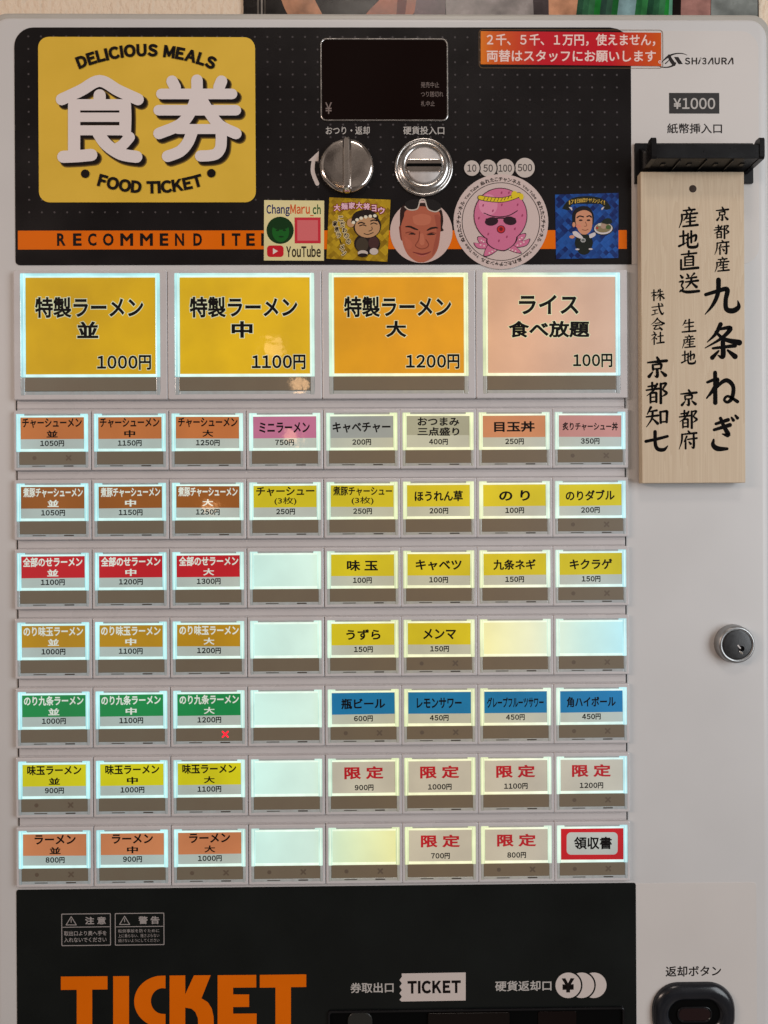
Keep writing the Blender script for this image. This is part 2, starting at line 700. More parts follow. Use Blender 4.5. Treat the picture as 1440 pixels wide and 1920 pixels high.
# ================================================================== SETTING: the wall behind
HW = -665
wall = MB()
M_wall = bpy.data.materials.new('embossed_cream_wallpaper')
M_wall.use_nodes = True
n_, l_ = M_wall.node_tree.nodes, M_wall.node_tree.links
b_ = n_['Principled BSDF']
b_.inputs['Base Color'].default_value = (*S(240, 220, 196), 1)
b_.inputs['Roughness'].default_value = 0.75
g_ = n_.new('ShaderNodeNewGeometry')
mp_ = n_.new('ShaderNodeMapping')
mp_.inputs['Scale'].default_value = (60, 60, 34)
l_.new(g_.outputs['Position'], mp_.inputs['Vector'])
vo = n_.new('ShaderNodeTexVoronoi')
vo.feature = 'DISTANCE_TO_EDGE'
vo.inputs['Scale'].default_value = 1.6
l_.new(mp_.outputs['Vector'], vo.inputs['Vector'])
no = n_.new('ShaderNodeTexNoise')
no.inputs['Scale'].default_value = 4.0
no.inputs['Detail'].default_value = 5
l_.new(mp_.outputs['Vector'], no.inputs['Vector'])
ad = n_.new('ShaderNodeMath')
ad.operation = 'ADD'
l_.new(vo.outputs['Distance'], ad.inputs[0])
l_.new(no.outputs['Fac'], ad.inputs[1])
bu = n_.new('ShaderNodeBump')
bu.inputs['Strength'].default_value = 0.9
bu.inputs['Distance'].default_value = 0.003
l_.new(ad.outputs['Value'], bu.inputs['Height'])
l_.new(bu.outputs['Normal'], b_.inputs['Normal'])
wall.block(-4500, -3200, 4500, 4200, HW - 60, HW, M_wall, r=1)
tag(wall.build('wall'), 'cream embossed wallpaper wall behind the ticket machine', kind='structure')

# ================================================================== THE MACHINE
mach = thing('ticket_machine', W(0, 3000, -330), 'white and black food ticket vending machine with eight rows of lit menu buttons', 'ticket machine')


def X(u, v=960, h=0):
    return F(u, v, h)[0]


def Y(v, u=720, h=0):
    return F(u, v, h)[1]


DL, DR, DT, DB = X(-16), X(1447), Y(31), 2300

cab = MB()
ct = Y(18, 720, -16)
L = []
for k in range(5):
    a = radians(90 * k / 4)
    i = 16 * (1 - cos(a))
    L.append((rrect(DL - 14 + i, ct + i, DR + 16 - i, 2960 - i, 34, 8), -34 + 16 * sin(a)))
cab.loft([(rrect(DL - 14, ct, DR + 16, 2960, 34, 8), -640)] + L, M_lid, bottom=True, sm=False)
cab.build('cabinet', mach)

door = MB()
L = []
for k in range(7):
    a = radians(90 * k / 6)
    i = 13 * (1 - cos(a))
    L.append((rrect(DL + i, DT + i * .7, DR - i * 1.3, 2900 - i, 36 - i, 8), -13 + 13 * sin(a)))
door.loft([(rrect(DL, DT, DR, 2900, 36, 8), -17.5)] + L, M_body)
door_o = door.build('front_door', mach)

# cream sheets on the right, lower edge seam
sh = MB()
x0, y0 = F(1150, 58)
x1, y1 = F(1424, 495)
sh.block(x0, y0, x1, y1, 0, 0.7, M_sheet, r=34, bev=0.3, n=8)
sh.build('upper_label_sheet', mach)
sh = MB()
x0, y0 = F(1150, 1657)
x1, _ = F(1419, 1800)
sh.block(x0, y0, x1, 1700, 0, 0.7, M_sheet, r=7, bev=0.3, n=4)
sh.build('lower_label_sheet', mach)

# ---- upper black panel with its print
PL, PT = F(27, 52)
PB = Y(496.5)
PR = X(1183, 300)
up = MB()
pts = [(PL + 36, PT), ]
pts = []
for k in range(9):
    a = radians(180 + 90 * k / 8)
    pts.append((PL + 36 + 36 * cos(a), PT + 36 + 36 * sin(a)))
pts += [F(1143, 52), F(1158, 55), F(1170, 62), F(1178, 72), F(1182.5, 86)]
pts += [(PR, PB)]
for k in range(5):
    a = radians(90 + 90 * k / 4)
    pts.append((PL + 8 + 8 * cos(a), PB - 8 + 8 * sin(a)))
pts = pts[::-1]
up.loft([(pts, 0.0), (pts, 1.1)], M_black)
up_o = up.build('control_panel', mach)
if up_o.data.polygons[-1].normal.y > 0:
    up_o.data.flip_normals()

dots = MB()
gx0, gy0 = F(572, 70)
for i in range(-23, 27):
    for j in range(0, 17):
        x, y = gx0 + 23.4 * i, gy0 + 23.4 * j
        if PL + 10 < x < PR - 12 and y < Y(410):
            if y > Y(360) and x > X(700):
                continue
            dots.poly(ellp(x, y, 1.9, 1.9, n=8), 1.18, M_dot)
dots.build('dot_pattern', up_o)

st = MB(0.02)
x0, y0 = F(34, 433)
x1, y1 = F(1175, 467)
st.poly([(x0, y0), (x1, y0), (x1, y1), (x0, y1)], 1.3, M_org)
for ch, u in zip('RECOMMENDITEM', (115.5, 145.5, 173.5, 203.5, 238, 275, 308, 337, 371, 418.5, 443, 470, 502)):
    wd = {'I': 5, 'M': 24, 'O': 20, 'N': 17}.get(ch, 16)
    tfit(st, ch, u - wd / 2, 438, u + wd / 2, 461.5, M_ink, off=0.035, h0=1.3)
st.build('recommend_stripe', up_o)

# ---- yellow food ticket sign
sg = MB(0.03)
x0, y0 = F(72, 70)
x1, y1 = F(480, 380)
sg.block(x0, y0, x1, y1, 1.1, 1.9, M_yel, r=20, bev=0.3, n=6)
sg.z = 1.9


def Q(x, y):           # zoomed crop of the sign -> design units
    return F(60 + x / 3.349, 60 + y / 3.349)


def kj(*pts, w_=76):
    return [(*Q(x, y), w_ / 3.349) for x, y in pts]


KJ = [kj((190, 428), (310, 372), (428, 312), (545, 372), (668, 428), w_=74),
      kj((428, 402), (428, 450)),
      kj((268, 462), (268, 600), (268, 770), w_=76),
      kj((268, 462), (420, 462), (588, 462), w_=70),
      kj((588, 464), (590, 540), (588, 625), w_=74),
      kj((275, 540), (430, 540), (580, 540), w_=58),
      kj((275, 622), (430, 622), (588, 622), w_=62),
      kj((200, 788), (290, 784), (376, 776), w_=76),
      kj((420, 640), (470, 710), (560, 770), (658, 788), w_=76),
      kj((615, 665), (570, 715), (520, 745), w_=68),
      kj((882, 314), (902, 352), w_=72), kj((1038, 308), (1036, 390), (1010, 480), (940, 580), (800, 642), w_=72),
      kj((1192, 314), (1176, 352), w_=72),
      kj((815, 394), (1030, 394), (1258, 394), w_=66), kj((798, 496), (1040, 496), (1282, 496), w_=66),
      kj((1062, 420), (1110, 500), (1180, 590), (1282, 642), w_=72),
      kj((920, 614), (1050, 614), (1190, 614), w_=62),
      kj((1190, 620), (1190, 690), (1184, 735), (1160, 768), (1120, 780), (1060, 783), w_=70),
      kj((1010, 625), (980, 700), (930, 755), (854, 785), w_=72)]
for dx, dy, grow, mt in ((6.5, 6.5, 4.0, M_shad2), (6, 6, 1.5, M_shad1), (5.5, 5.5, -1.0, M_ink)):
    for s in KJ:
        sg.stroke([(x + dx, y + dy, w_ + grow) for x, y, w_ in s], mt)
        sg.z -= 0.02
    sg.z += 0.05
for s in KJ:
    sg.stroke(s, M_kanji)
    sg.z -= 0.02
sg.z += 0.05
cx, cy = Q(722, 1265)
r1 = 328
c0 = F(276, 432)
tarc(sg, 'DELICIOUS MEALS', c0[0], c0[1], 325, radians(0.2), 27, M_ink, off=0.06, gap=0.03, sx=0.98)
c1 = F(281, 22)
tarc(sg, 'FOOD TICKET', c1[0], c1[1], 339, pi + radians(0.0), 27.5, M_ink, off=0.055, gap=0.03, inside=True)
for u, v in ((161, 327), (397, 326)):
    a, b = F(u, v)
    sg.flat(ellp(a, b, 8, 8), M_ink)
sg.build('food_ticket_sign', up_o)

# ---- display
dp = MB()
x0, y0 = F(600.5, 73)
x1, y1 = F(840.5, 228.5)
dp.ring((x0, y0, x1, y1, 11), (x0 + 2.2, y0 + 2.2, x1 - 2.2, y1 - 2.2, 9), 1.0, 3.4, 1.5, M_chrome2, bev=1.0, n=6)
dp_o = dp.build('display', up_o)
dg_ = MB()
dg_.poly(rrect(x0 + 2, y0 + 2, x1 - 2, y1 - 2, 9, 6), 2.0, M_glass)
M_dim = mat('dim_display_print', S(120, 105, 100), 0.5)
tfit(dg_, '¥', 610, 193, 622.5, 214.5, M_dim, off=0.01, h0=2.0)
tfit(dg_, '発売中止', 789, 155, 823, 165.5, M_dim, off=0.0, h0=2.0)
tfit(dg_, 'つり銭切れ', 789, 172.5, 831, 183, M_dim, off=0.0, h0=2.0)
tfit(dg_, '札中止', 789, 190.5, 815, 200.5, M_dim, off=0.0, h0=2.0)
dg_.build('display_window', up_o)

# ---- printed captions and arrow
cp = MB(0.04)
tfit(cp, 'おつり・返却', 611, 237.5, 693, 253, M_greyp, off=0.012, h0=1.25)
cp.build('change_caption', up_o)
cp = MB(0.04)
tfit(cp, '硬貨投入口', 756, 237.5, 833, 253, M_greyp, off=0.012, h0=1.25)
cp.build('coin_caption', up_o)
cp = MB(0.04)
cp.stroke([(*F(595, 345), 7.5), (*F(586.5, 322), 7.5), (*F(588.5, 298), 6.5)], M_inkw, h0=1.25)
cp.flat([F(578.5, 302), F(598, 283.5), F(597, 303)], M_inkw, h0=1.25)
cp.build('arrow_print', up_o)

# coin denominations
cd = MB(0.04)
for u, v, r, t, tw in ((984, 315, 18.5, '500', 27), (947, 316, 17.5, '100', 25), (915, 316, 16, '50', 18), (884.5, 316, 14.5, '10', 17)):
    a, b = F(u, v)
    cd.flat(ellp(a, b, r + 2.2, r + 2.2), M_ink, h0=1.25)
    cd.flat(ellp(a, b, r, r), mat('coin_print', S(196, 184, 176), 0.5), h0=1.25)
    txc(cd, t, a, b, tw, 14, mat('coin_digits', S(62, 54, 52), 0.5), off=0.02, h0=1.25, wide=True)
cd.build('coin_values', up_o)

# ---- return knob
kn = MB()
kx, ky = F(650, 309, 12)
kn.lathe(kx, ky, [(50, 1), (50.5, 6), (49.5, 10), (46, 12.5), (42, 13.4), (20, 14.2), (0.5, 14.4)], M_chrome, n=56)
kn_o = kn.build('return_knob', up_o)
rg = MB()
hx0, hx1 = kx - 7.5, kx + 9
L = []
for i, h in ((0, 11), (0, 17), (1.0, 24), (3.2, 28), (5.2, 29.5)):
    L.append((rrect(hx0 + i, ky - 47 + i, hx1 - i, ky + 53 - i, 5, 5), h))
rg.loft(L, M_chrome, sm=False)
rg.build('grip_ridge', kn_o)

# ---- coin slot
cs = MB()
sx_, sy_ = F(795, 312, 6)
cs.lathe(sx_, sy_, [(55, 1), (55, 3), (53.5, 5), (50.5, 5.5), (50, 4.5), (48, 6), (46, 9), (42, 11.5), (37, 11.5), (34, 9), (33, 6), (32.5, 6)], M_chrome2, n=64)
cs_o = cs.build('coin_slot', up_o)
ci = MB()
ci.lathe(sx_, sy_ - 1, [(32.5, 5), (32.3, 9.5), (31, 10.4), (0.5, 10.5)], M_pale, n=48)
ci.block(sx_ - 31.5, sy_ - 11, sx_ + 31.5, sy_ + 12.5, 9, 13.5, M_chrome, r=4, bev=1.8)
ci.block(sx_ - 32.5, sy_ - 2.2, sx_ + 32.5, sy_ + 3.4, 10, 13.9, M_hole, r=1)
ci.build('slot_insert', cs_o)

# ---- right side prints: emblem, note box, caption
rs = MB(0.04)
M_dk = mat('dark_grey_print', S(42, 38, 38), 0.5, spec=0.15)


def E2(x, y):
    return F(1230 + x / 9.29, 90 + y / 9.29)


def est(pts, wd):
    return [(*E2(x, y), wd_ / 9.29) for (x, y), wd_ in zip(pts, wd)]


rs.stroke(est([(540, 128), (470, 104), (390, 98), (300, 112), (215, 150), (150, 200), (90, 255)], [8, 16, 20, 26, 40, 26, 14]), M_dk, h0=0.7)
rs.stroke(est([(225, 140), (250, 200), (290, 260), (310, 290)], [50, 62, 66, 60]), M_dk, h0=0.7)
rs.stroke(est([(330, 270), (290, 310), (210, 338), (120, 340), (50, 322)], [40, 32, 24, 18, 8]), M_dk, h0=0.7)
rs.flat([E2(310, 160), E2(385, 160), E2(465, 285), E2(390, 285)], M_dk, h0=0.7)
rs.stroke(est([(225, 215), (190, 250), (160, 275)], [12, 16, 20]), M_dk, h0=0.7)
y0e, y1e = 172, 292
for body, a, b in (('S', 497, 592), ('H', 616, 714), ('3', 800, 875), ('U', 1018, 1108), ('R', 1136, 1235)):
    p, q = E2(a, y0e), E2(b, y1e)
    txt(rs, body, p[0], p[1], q[0], q[1], M_dk, off=0.03, h0=0.7, wide=True)
rs.line([E2(735, 284), E2(768, 205)], 2.1, M_dk, h0=0.7, caps=False)
rs.line([E2(775, 188), E2(780, 176)], 2.1, M_dk, h0=0.7, caps=False)
for a in (905, 1252):
    rs.line([E2(a, 288), E2(a + 68, 176), E2(a + 76, 180), E2(a + 84, 290)], 2.2, M_dk, h0=0.7, n=1, caps=False)
rs.build('emblem_print', mach)
rs = MB(0.04)
p, q = F(1254, 174.5), F(1348.5, 213.5)
rs.flat([p, (q[0], p[1]), q, (p[0], q[1])], mat('near_black_print', S(36, 33, 32), 0.5), h0=0.7)
tfit(rs, '¥1000', 1262, 184, 1341, 205, M_greyp, off=0.018, h0=0.7, res=5, wide=True)
rs.build('amount_print', mach)
rs = MB(0.04)
tfit(rs, '紙幣挿入口', 1250, 231.5, 1354, 251, M_dk, off=0.018, h0=0.7)
rs.build('bill_caption', mach)
rs = MB(0.04)
tfit(rs, '返却ボタン', 1247, 1810.5, 1352.5, 1830.5, M_ink, off=0.02, h0=0.7)
rs.build('return_caption', mach)

# ---- bill tray (black plastic)
bt = MB()
a0, b0 = F(1190.5, 268, 6)
a1, b1 = F(1413, 343, 6)
bt.block(a0, b0, a1, b1, 0.7, 6, M_bplas, r=1.5, bev=1)
bt_o = bt.build('bill_tray', mach)
tl, yb = F(1205, 324, 8)
tr_, _ = F(1397, 325, 8)
ytop = Y(257.5, 1300, 66)
ylip = Y(270.5, 1300, 66)
ft = MB()
ft.block(tl + 1, yb - 4, tr_ - 1, yb, 6, 66, M_bplas, r=1, bev=1)
# lip across the front
ft.block(tl + 1, ylip, tr_ - 1, yb + 0.5, 62, 67, M_bplas, r=1.5, bev=1.5, bottom=True)
ft.build('tray_floor', bt_o)
M_bpl2 = mat('glossy_black_plastic', (0.006, 0.006, 0.007), 0.2, var=0.2, spec=0.35)
for xa, xb in ((tl - 5.5, tl + 3.5), (tr_ - 3.5, tr_ + 5.5)):
    sw = MB()
    # side cheek: profile in (h, y) swept across x
    prof = [(6, yb + 1.5), (66, yb + 1.5), (68.5, yb - 2), (68.5, ytop + 5), (66, ytop + 0.5), (54, ytop), (46, ytop + 5), (36, yb - 24), (6, yb - 46)]
    for xx in (xa, xb):
        for h, y in prof:
            sw.add(xx, y, h)
    n = len(prof)
    for k in range(n):
        j = (k + 1) % n
        sw.face((k, j, n + j, n + k), M_bpl2)
    sw.face(tuple(range(n))[::-1], M_bpl2)
    sw.face(tuple(range(n, 2 * n)), M_bpl2)
    o = sw.build('side_cheek', bt_o)
for k in range(3):
    rb = MB()
    xx = tl + (tr_ - tl) * (0.25 + 0.25 * k)
    rb.block(xx - 1.2, yb - 0.2, xx + 1.2, yb + 3.0, 8, 62, M_bpl2, r=0.4, bev=0.3, bottom=True)
    rb.build('floor_rib', bt_o)
# slotted recess marks on the underside
for k in range(4):
    rb = MB()
    xx = tl + (tr_ - tl) * (0.125 + 0.25 * k)
    rb.block(xx - 4, yb + 0.0, xx + 4, yb + 1.6, 38, 47, M_bpl2, r=1, bottom=True)
    rb.build('screw_boss', bt_o)

# ---- lock
lk = MB()
lx, ly = F(1374, 1206, 0)
lk.lathe(lx, ly, [(36, 0), (36, 2), (35.4, 4), (35, 12), (34, 16), (32, 18), (29, 18.2), (28.4, 17)], mat('satin_lock_metal', (0.36, 0.36, 0.36), 0.38, metal=0.9, var=0.12, var_scale=140), n=56)
lk_o = lk.build('door_lock', mach)
lf = MB()
lf.lathe(lx, ly, [(28.4, 16), (28, 17.2), (25, 17.9), (0.5, 18)], mat('black_lock_face', (0.022, 0.022, 0.023), 0.35, var=0.3, var_scale=200, bump=0.2, bump_scale=1500), n=48)
lf.block(lx + 2, ly + 2, lx + 13, ly + 12, 17.5, 18.4, M_hole, r=4)
lf.line([(lx + 1, ly + 1), (lx + 5, ly + 6)], 2.5, M_pale, h0=18.4)
lf.line([(lx + 4, ly + 12), (lx + 9, ly + 16)], 2.6, M_chrome, h0=18.4)
lf.build('key_cylinder', lk_o)

# ---- lower black panel
lo_ = MB()
bl, bt0 = F(31, 1668)
btr = F(1192, 1655)
ym = (bt0 + btr[1]) / 2
bR = X(1192.5, 1780)
lo_.block(bl, ym, bR, 1700, 0, 1.2, M_black2, r=4, bev=0.3, n=3)
lo_o = lo_.build('lower_panel', mach)
lp = MB(0.04)


def rectline(u0, v0, u1, v1, t, mt):
    a, b = F(u0, v0)
    c, d = F(u1, v1)
    lp.loft([(rrect(a, b, c, d, 1.5, 2), 1.4), (rrect(a + t, b + t, c - t, d - t, 1, 2), 1.4)], mt, cap=False)


M_g2 = mat('warning_grey_print', S(158, 152, 150), 0.5)
for ox, t1, lines in ((0, '注 意', ('取出口より奥へ手を', '入れないでください')), (100.2, '警 告', ('転倒事故を防ぐために', '上に乗らない、揺さぶらない', '傾けないようにしてください'))):
    oy = 0 if ox == 0 else -1
    rectline(115.5 + ox, 1712.5 + oy, 208.5 + ox, 1772 + oy, 1.5, M_g2)
    a, b = F(116 + ox, 1738 + oy)
    c, d = F(208 + ox, 1738.5 + oy)
    lp.line([(a + 1.6, b), (c - 1.6, b)], 1.3, M_g2, h0=1.2, caps=False)
    T = [F(134 + ox, 1718 + oy), F(143.5 + ox, 1733.5 + oy), F(124.5 + ox, 1733.5 + oy)]
    for p, q in zip(T, T[1:] + T[:1]):
        lp.line([p, q], 1.5, M_g2, h0=1.2)
    lp.line([F(134 + ox, 1723 + oy), F(134 + ox, 1728.5 + oy)], 1.4, M_g2, h0=1.2)
    tfit(lp, t1, 160 + ox, 1718 + oy, 199 + ox, 1732.5 + oy, M_g2, off=0.03, h0=1.2)
    if len(lines) == 2:
        for k, s in enumerate(lines):
            tfit(lp, s, 121, 1744.5 + 12.2 * k, 200, 1753.5 + 12.2 * k, M_g2, off=0.012, h0=1.2)
    else:
        for k, s in enumerate(lines):
            tfit(lp, s, 222.5, 1741 + 9 * k, 299, 1747.5 + 9 * k, M_g2, off=0.0, h0=1.2)
lp.build('warning_notices', lo_o)

# big TICKET lettering
tk = MB(0.04)


def T3(x, y):
    return F(110 + x / 3.0, 1815 + y / 3.0)


def TP(*pts):
    tk.flat([T3(*p) for p in pts], M_org, h0=1.2)


BOT = 328
TP((14, 46), (276, 44), (276, 118), (190, 119), (190, BOT), (103, BOT), (103, 120), (14, 121))
TP((308, 44), (397, 43), (397, BOT), (308, BOT))
cpts = [(602, 40), (602, 112)] + [(586 + 66 * cos(a), 183 + 72 * sin(a)) for a in [radians(-90 - 6 * k) for k in range(0, 31)]] + [(602, 256), (602, BOT)] + \
       [(588 + 162 * cos(a), 186 + 146 * sin(a)) for a in [radians(100 + 5 * k) for k in range(0, 33)]]
tk.flat([T3(*p) for p in cpts], M_org, h0=1.2)
TP((625, 40), (713, 39), (713, 145), (762, 39), (856, 38), (804, 168), (840, 190), (862, 225), (872, 270), (874, BOT), (786, BOT), (784, 280), (770, 245), (748, 226), (713, 220), (713, BOT), (625, BOT))
TP((895, 38), (1112, 36), (1112, 107), (982, 108), (982, 146), (1072, 146), (1072, 216), (982, 217), (982, 254), (1114, 253), (1114, BOT), (895, BOT))
TP((1132, 36), (1393, 33), (1393, 104), (1307, 105), (1307, BOT), (1220, BOT), (1220, 107), (1132, 108))
tk.build('ticket_lettering', lo_o)

# small icons and captions
ic = MB(0.04)
tfit(ic, '券取出口', 657, 1841.5, 738, 1861, M_greyp, off=0.018, h0=1.2)
tfit(ic, '硬貨返却口', 928, 1838, 1034, 1857.5, M_greyp, off=0.018, h0=1.2)
M_icon = mat('icon_white_print', S(206, 194, 188), 0.5)
zz = [F(753, 1824.5), F(873, 1822.5), F(873, 1875), F(753, 1877)]
for k in range(8):
    zz.append(F(749 + (4.5 if k % 2 else 0), 1874 - k * 6.2))
ic.flat(zz, M_icon, h0=1.2)
tfit(ic, 'TICKET', 764, 1837.5, 864, 1862, M_ink, off=0.05, h0=1.2, wide=True)
for u, gap in ((1113, 0), (1090, 1), (1065, 1)):
    a, b = F(u, 1846.5)
    if gap:
        ic.flat(ellp(a, b, 27, 27, n=36), M_black2, h0=1.2)
    ic.flat(ellp(a, b, 24, 24, n=36), M_icon, h0=1.2)
tfit(ic, '¥', 1052.5, 1833, 1077, 1860, M_ink, off=0.06, h0=1.2)
ic.build('outlet_icons', lo_o)

# ticket and coin outlet at the bottom edge
ou = MB()
x0, y0 = F(617, 1893)
x1, _ = F(1168, 1900)
ou.ring((x0 - 2, y0, x1 + 2, y0 + 170, 6), (x0 + 1.5, y0 + 3, x1 - 1.5, y0 + 166, 5), 1.1, 5.5, 1.6, M_bpl2, bev=1.2, n=4)
ou_o = ou.build('outlet_hood', lo_o)
oi = MB()
oi.poly(rrect(x0 + 2, y0 + 3.4, x1 - 2, y0 + 165, 5, 4), 1.7, M_hole)
oi.build('outlet_hollow', lo_o)
of_ = MB()
a, b = F(802, 1897)
c, _ = F(955, 1897)
of_.block(a, b, c, b + 90, 1.5, 5, mat('brown_smoked_flap', (0.006, 0.004, 0.0034), 0.2, spec=0.2), r=3, bev=1.5)
of_.build('ticket_flap', ou_o)
of_ = MB()
a, b = F(1008, 1895)
c, _ = F(1080, 1897)
of_.block(a, b, c, b + 90, 1.5, 3.4, mat('red_smoked_flap', (0.006, 0.003, 0.0028), 0.2, spec=0.2), r=3, bev=1)
of_.build('coin_flap', ou_o)
of_ = MB()
a, b = F(652, 1897)
of_.block(a, b, a + 46, b + 90, 1.5, 4.4, mat('grey_guide_plastic', (0.02, 0.02, 0.018), 0.35), r=14, bev=1.6, n=6)
of_.build('paper_guide', ou_o)

# return button
rbt = MB()
bx, by = F(1299, 1897, 0)
for_loops = []
o = (bx - 78, by - 57, bx + 78, by + 57)
prof = [(0, 0.6), (0, 3), (1.5, 7), (5, 11), (10, 13.5), (16, 14), (24, 12.5), (28, 9.5), (29.5, 6)]
rbt.loft([(rrect(o[0] + i, o[1] + i, o[2] - i, o[3] - i, 50 - i * 0.62, 10), h) for i, h in prof], mat('navy_black_plastic', (0.011, 0.0125, 0.0165), 0.22, var=0.15, var_scale=80), sm=True)
rb_o = rbt.build('return_button', mach)
rb2 = MB()
rb2.poly(rrect(o[0] + 29, o[1] + 29, o[2] - 29, o[3] - 29, 30, 8), 6.4, M_hole)
rb2.ring((bx - 33, by - 15, bx + 33, by + 15, 14), (bx - 30.5, by - 12.5, bx + 30.5, by + 12.5, 12), 6.4, 9.0, 7, M_bpl2, bev=1, n=6)
rb2.block(bx - 30, by - 12, bx + 30, by + 12, 6.4, 8.2, mat('dark_red_button', (0.012, 0.003, 0.004), 0.2, coat=0.4), r=11.5, bev=1.2, n=6)
rb2.build('push_pad', rb_o)

# ================================================================== BUTTON FIELD
KB = 1 - 9.0 / FL          # the button fronts stand 9 units proud of the door
COLX = [(-673.3 + 144.33 * k) * KB for k in range(4)] + [(-96.0 + 143.1 * k) * KB for k in range(5)]
ROWY = [(-191.6 + 129.6 * k) * KB for k in range(7)]
BIGX = [v * KB for v in (-672.5, -386, -98, 190.5, 476.5)]
BIGY0, BIGY1 = -452.3 * KB, -210.3 * KB
fp = MB()
fp.block(-666, BIGY0 + 2, 470, 699, 0, 1.6, M_plate, r=2, bev=0.6)
for yy in [BIGY1] + [r + 112 for r in ROWY[:-1]]:
    fp.block(-665.0, yy + 4, 469, yy + 15.0, 1.5, 3.4, M_plate, r=1, bev=1.5)
    fp.block(-667.5, yy - 1, -665.4, yy + 20, 1, 1.9, M_seam, r=0.3)
    fp.block(469.4, yy - 1, 471.6, yy + 20, 1, 1.9, M_seam, r=0.3)
fp.build('button_field', mach)

SW, SH_ = 142.0, 111.2


def house_mesh(wd, ht, inset):
    m = MB()
    a, b, c, d = inset
    m.ring((0, 0, wd, ht, 2.0), (a, b, wd - c, ht - d, 2.5), 1.7, 9.4, 3.0, M_house, bev=1.6, n=3)
    return m


def small_cap():
    m = MB()
    wd = SW
    m.block(4.9, 6.6, 12.2, 76.4, 3, 10.2, M_glow, r=0.6, bev=0.9)
    m.block(wd - 12.2, 6.6, wd - 4.9, 76.4, 3, 10.2, M_glow, r=0.6, bev=0.9)
    m.block(7.6, 8.0, 9.0, 75.8, 10.0, 10.5, M_edge, r=0.2)
    m.block(wd - 9.0, 8.0, wd - 7.6, 75.8, 10.0, 10.5, M_edge, r=0.2)
    m.block(12.25, 6.7, 19, 9.7, 3, 10.0, M_glow, r=0.5, bev=0.5)
    m.block(wd - 19, 6.7, wd - 12.25, 9.7, 3, 10.0, M_glow, r=0.5, bev=0.5)
    m.block(19.05, 6.7, wd - 19.05, 9.7, 3, 8.5, M_clear, r=0.5, bev=0.8)
    m.block(12.25, 9.75, wd - 12.25, 12.6, 3, 9.9, M_edge, r=0.4, bev=0.5)
    m.block(12.25, 71.4, wd - 12.25, 76.2, 3, 9.9, M_edge, r=0.4, bev=1.4)
    # dull lower end round the indicator window
    m.block(4.9, 76.45, 9.6, 106.5, 3, 9.7, M_clear, r=0.6, bev=0.8)
    m.block(wd - 9.6, 76.45, wd - 4.9, 106.5, 3, 9.7, M_clear, r=0.6, bev=0.8)
    m.block(9.65, 100.6, wd - 9.65, 106.5, 3, 9.2, M_clear, r=0.6, bev=1.0)
    return m


def small_window(red=False, marks=True):
    m = MB()
    wd = SW
    m.block(9.7, 76.3, wd - 9.7, 100.5, 3, 9.0, M_smoke, r=0.6, bev=0.6)
    x, y = wd - 41, 88
    mt = M_red_led if red else M_faint
    k = 5.0 if red else 3.8
    if marks and not red:
        m.poly(ellp(38, 88, 3.8, 3.8, n=16), 9.1, M_faint)
    if marks or red:
        m.ribbon([(x - k, y - k, 2.9), (x + k, y + k, 2.9)], 9.12, mt)
        m.ribbon([(x - k, y + k, 2.9), (x + k, y - k, 2.9)], 9.18, mt)
    # catches at the bottom edge
    m.block(34, 102.4, 58, 103.8, 9.0, 9.5, M_catch, r=0.4)
    m.block(wd - 50, 102.0, wd - 32, 104.2, 9.0, 9.5, M_catch, r=0.4)
    return m


_o = Vector((0, 0, 0))


def as_mesh(mb, name):
    o = mb.build(name, centre=_o)
    me = o.data
    bpy.data.objects.remove(o)
    return me


ME_house = as_mesh(house_mesh(SW, SH_, (4.6, 6.2, 4.6, 5.2)), 'select_button')
ME_cap = as_mesh(small_cap(), 'button_cap')
ME_win = as_mesh(small_window(), 'indicator_window')
ME_winr = as_mesh(small_window(True), 'indicator_window')
ME_winp = as_mesh(small_window(False, False), 'indicator_window')
MARKED = {(0, 0), (0, 7), (1, 7), (2, 7), (3, 5), (3, 7), (4, 4), (4, 5), (4, 7), (5, 0), (5, 7), (6, 0), (6, 2), (6, 3), (6, 4), (6, 6), (6, 7)}

DK, WT, RD = mat('black_card_ink', S(16, 12, 12), 0.6, spec=0.15), paper('white_text', 232, 236, 228, 0.45, 0.7), paper('red_text', 190, 10, 30, 0.5)
P_white = paper('white_band', 214, 214, 208, 0.42, 0.5, 0.6)
PC = {k: paper(k, *v) for k, v in dict(
    orange=(214, 122, 62), pink=(208, 120, 158), grey=(172, 176, 178), beige=(182, 180, 160), salmon=(226, 150, 106), rose=(214, 148, 144), brown=(166, 92, 26),
    yellow=(232, 210, 20), red=(214, 14, 34), gold=(206, 150, 12), green=(8, 150, 78), blue=(14, 128, 190), bright=(240, 226, 4), peach=(228, 140, 92), limited=(216, 208, 196), receipt=(206, 206, 202)).items()}
PB_ = [paper('big_yellow', 236, 178, 0, 0.52, 0.42), paper('big_yellow_bright', 242, 188, 0, 0.56, 0.42), paper('big_orange', 240, 166, 0, 0.52, 0.42), paper('big_pink', 238, 188, 164, 0.46, 0.5, 0.5)]
HALO = paper('halo', 236, 232, 196, 0.5)
RCPT = paper('receipt_red', 205, 8, 26, 0.55)


def noodles(name, c, tx, prices):
    return [((name, s, str(p) + '円'), c, tx) for s, p in zip('並中大', prices)]


def one(name, c, p, tx=None):
    return ((name, None, str(p) + '円'), c, tx)


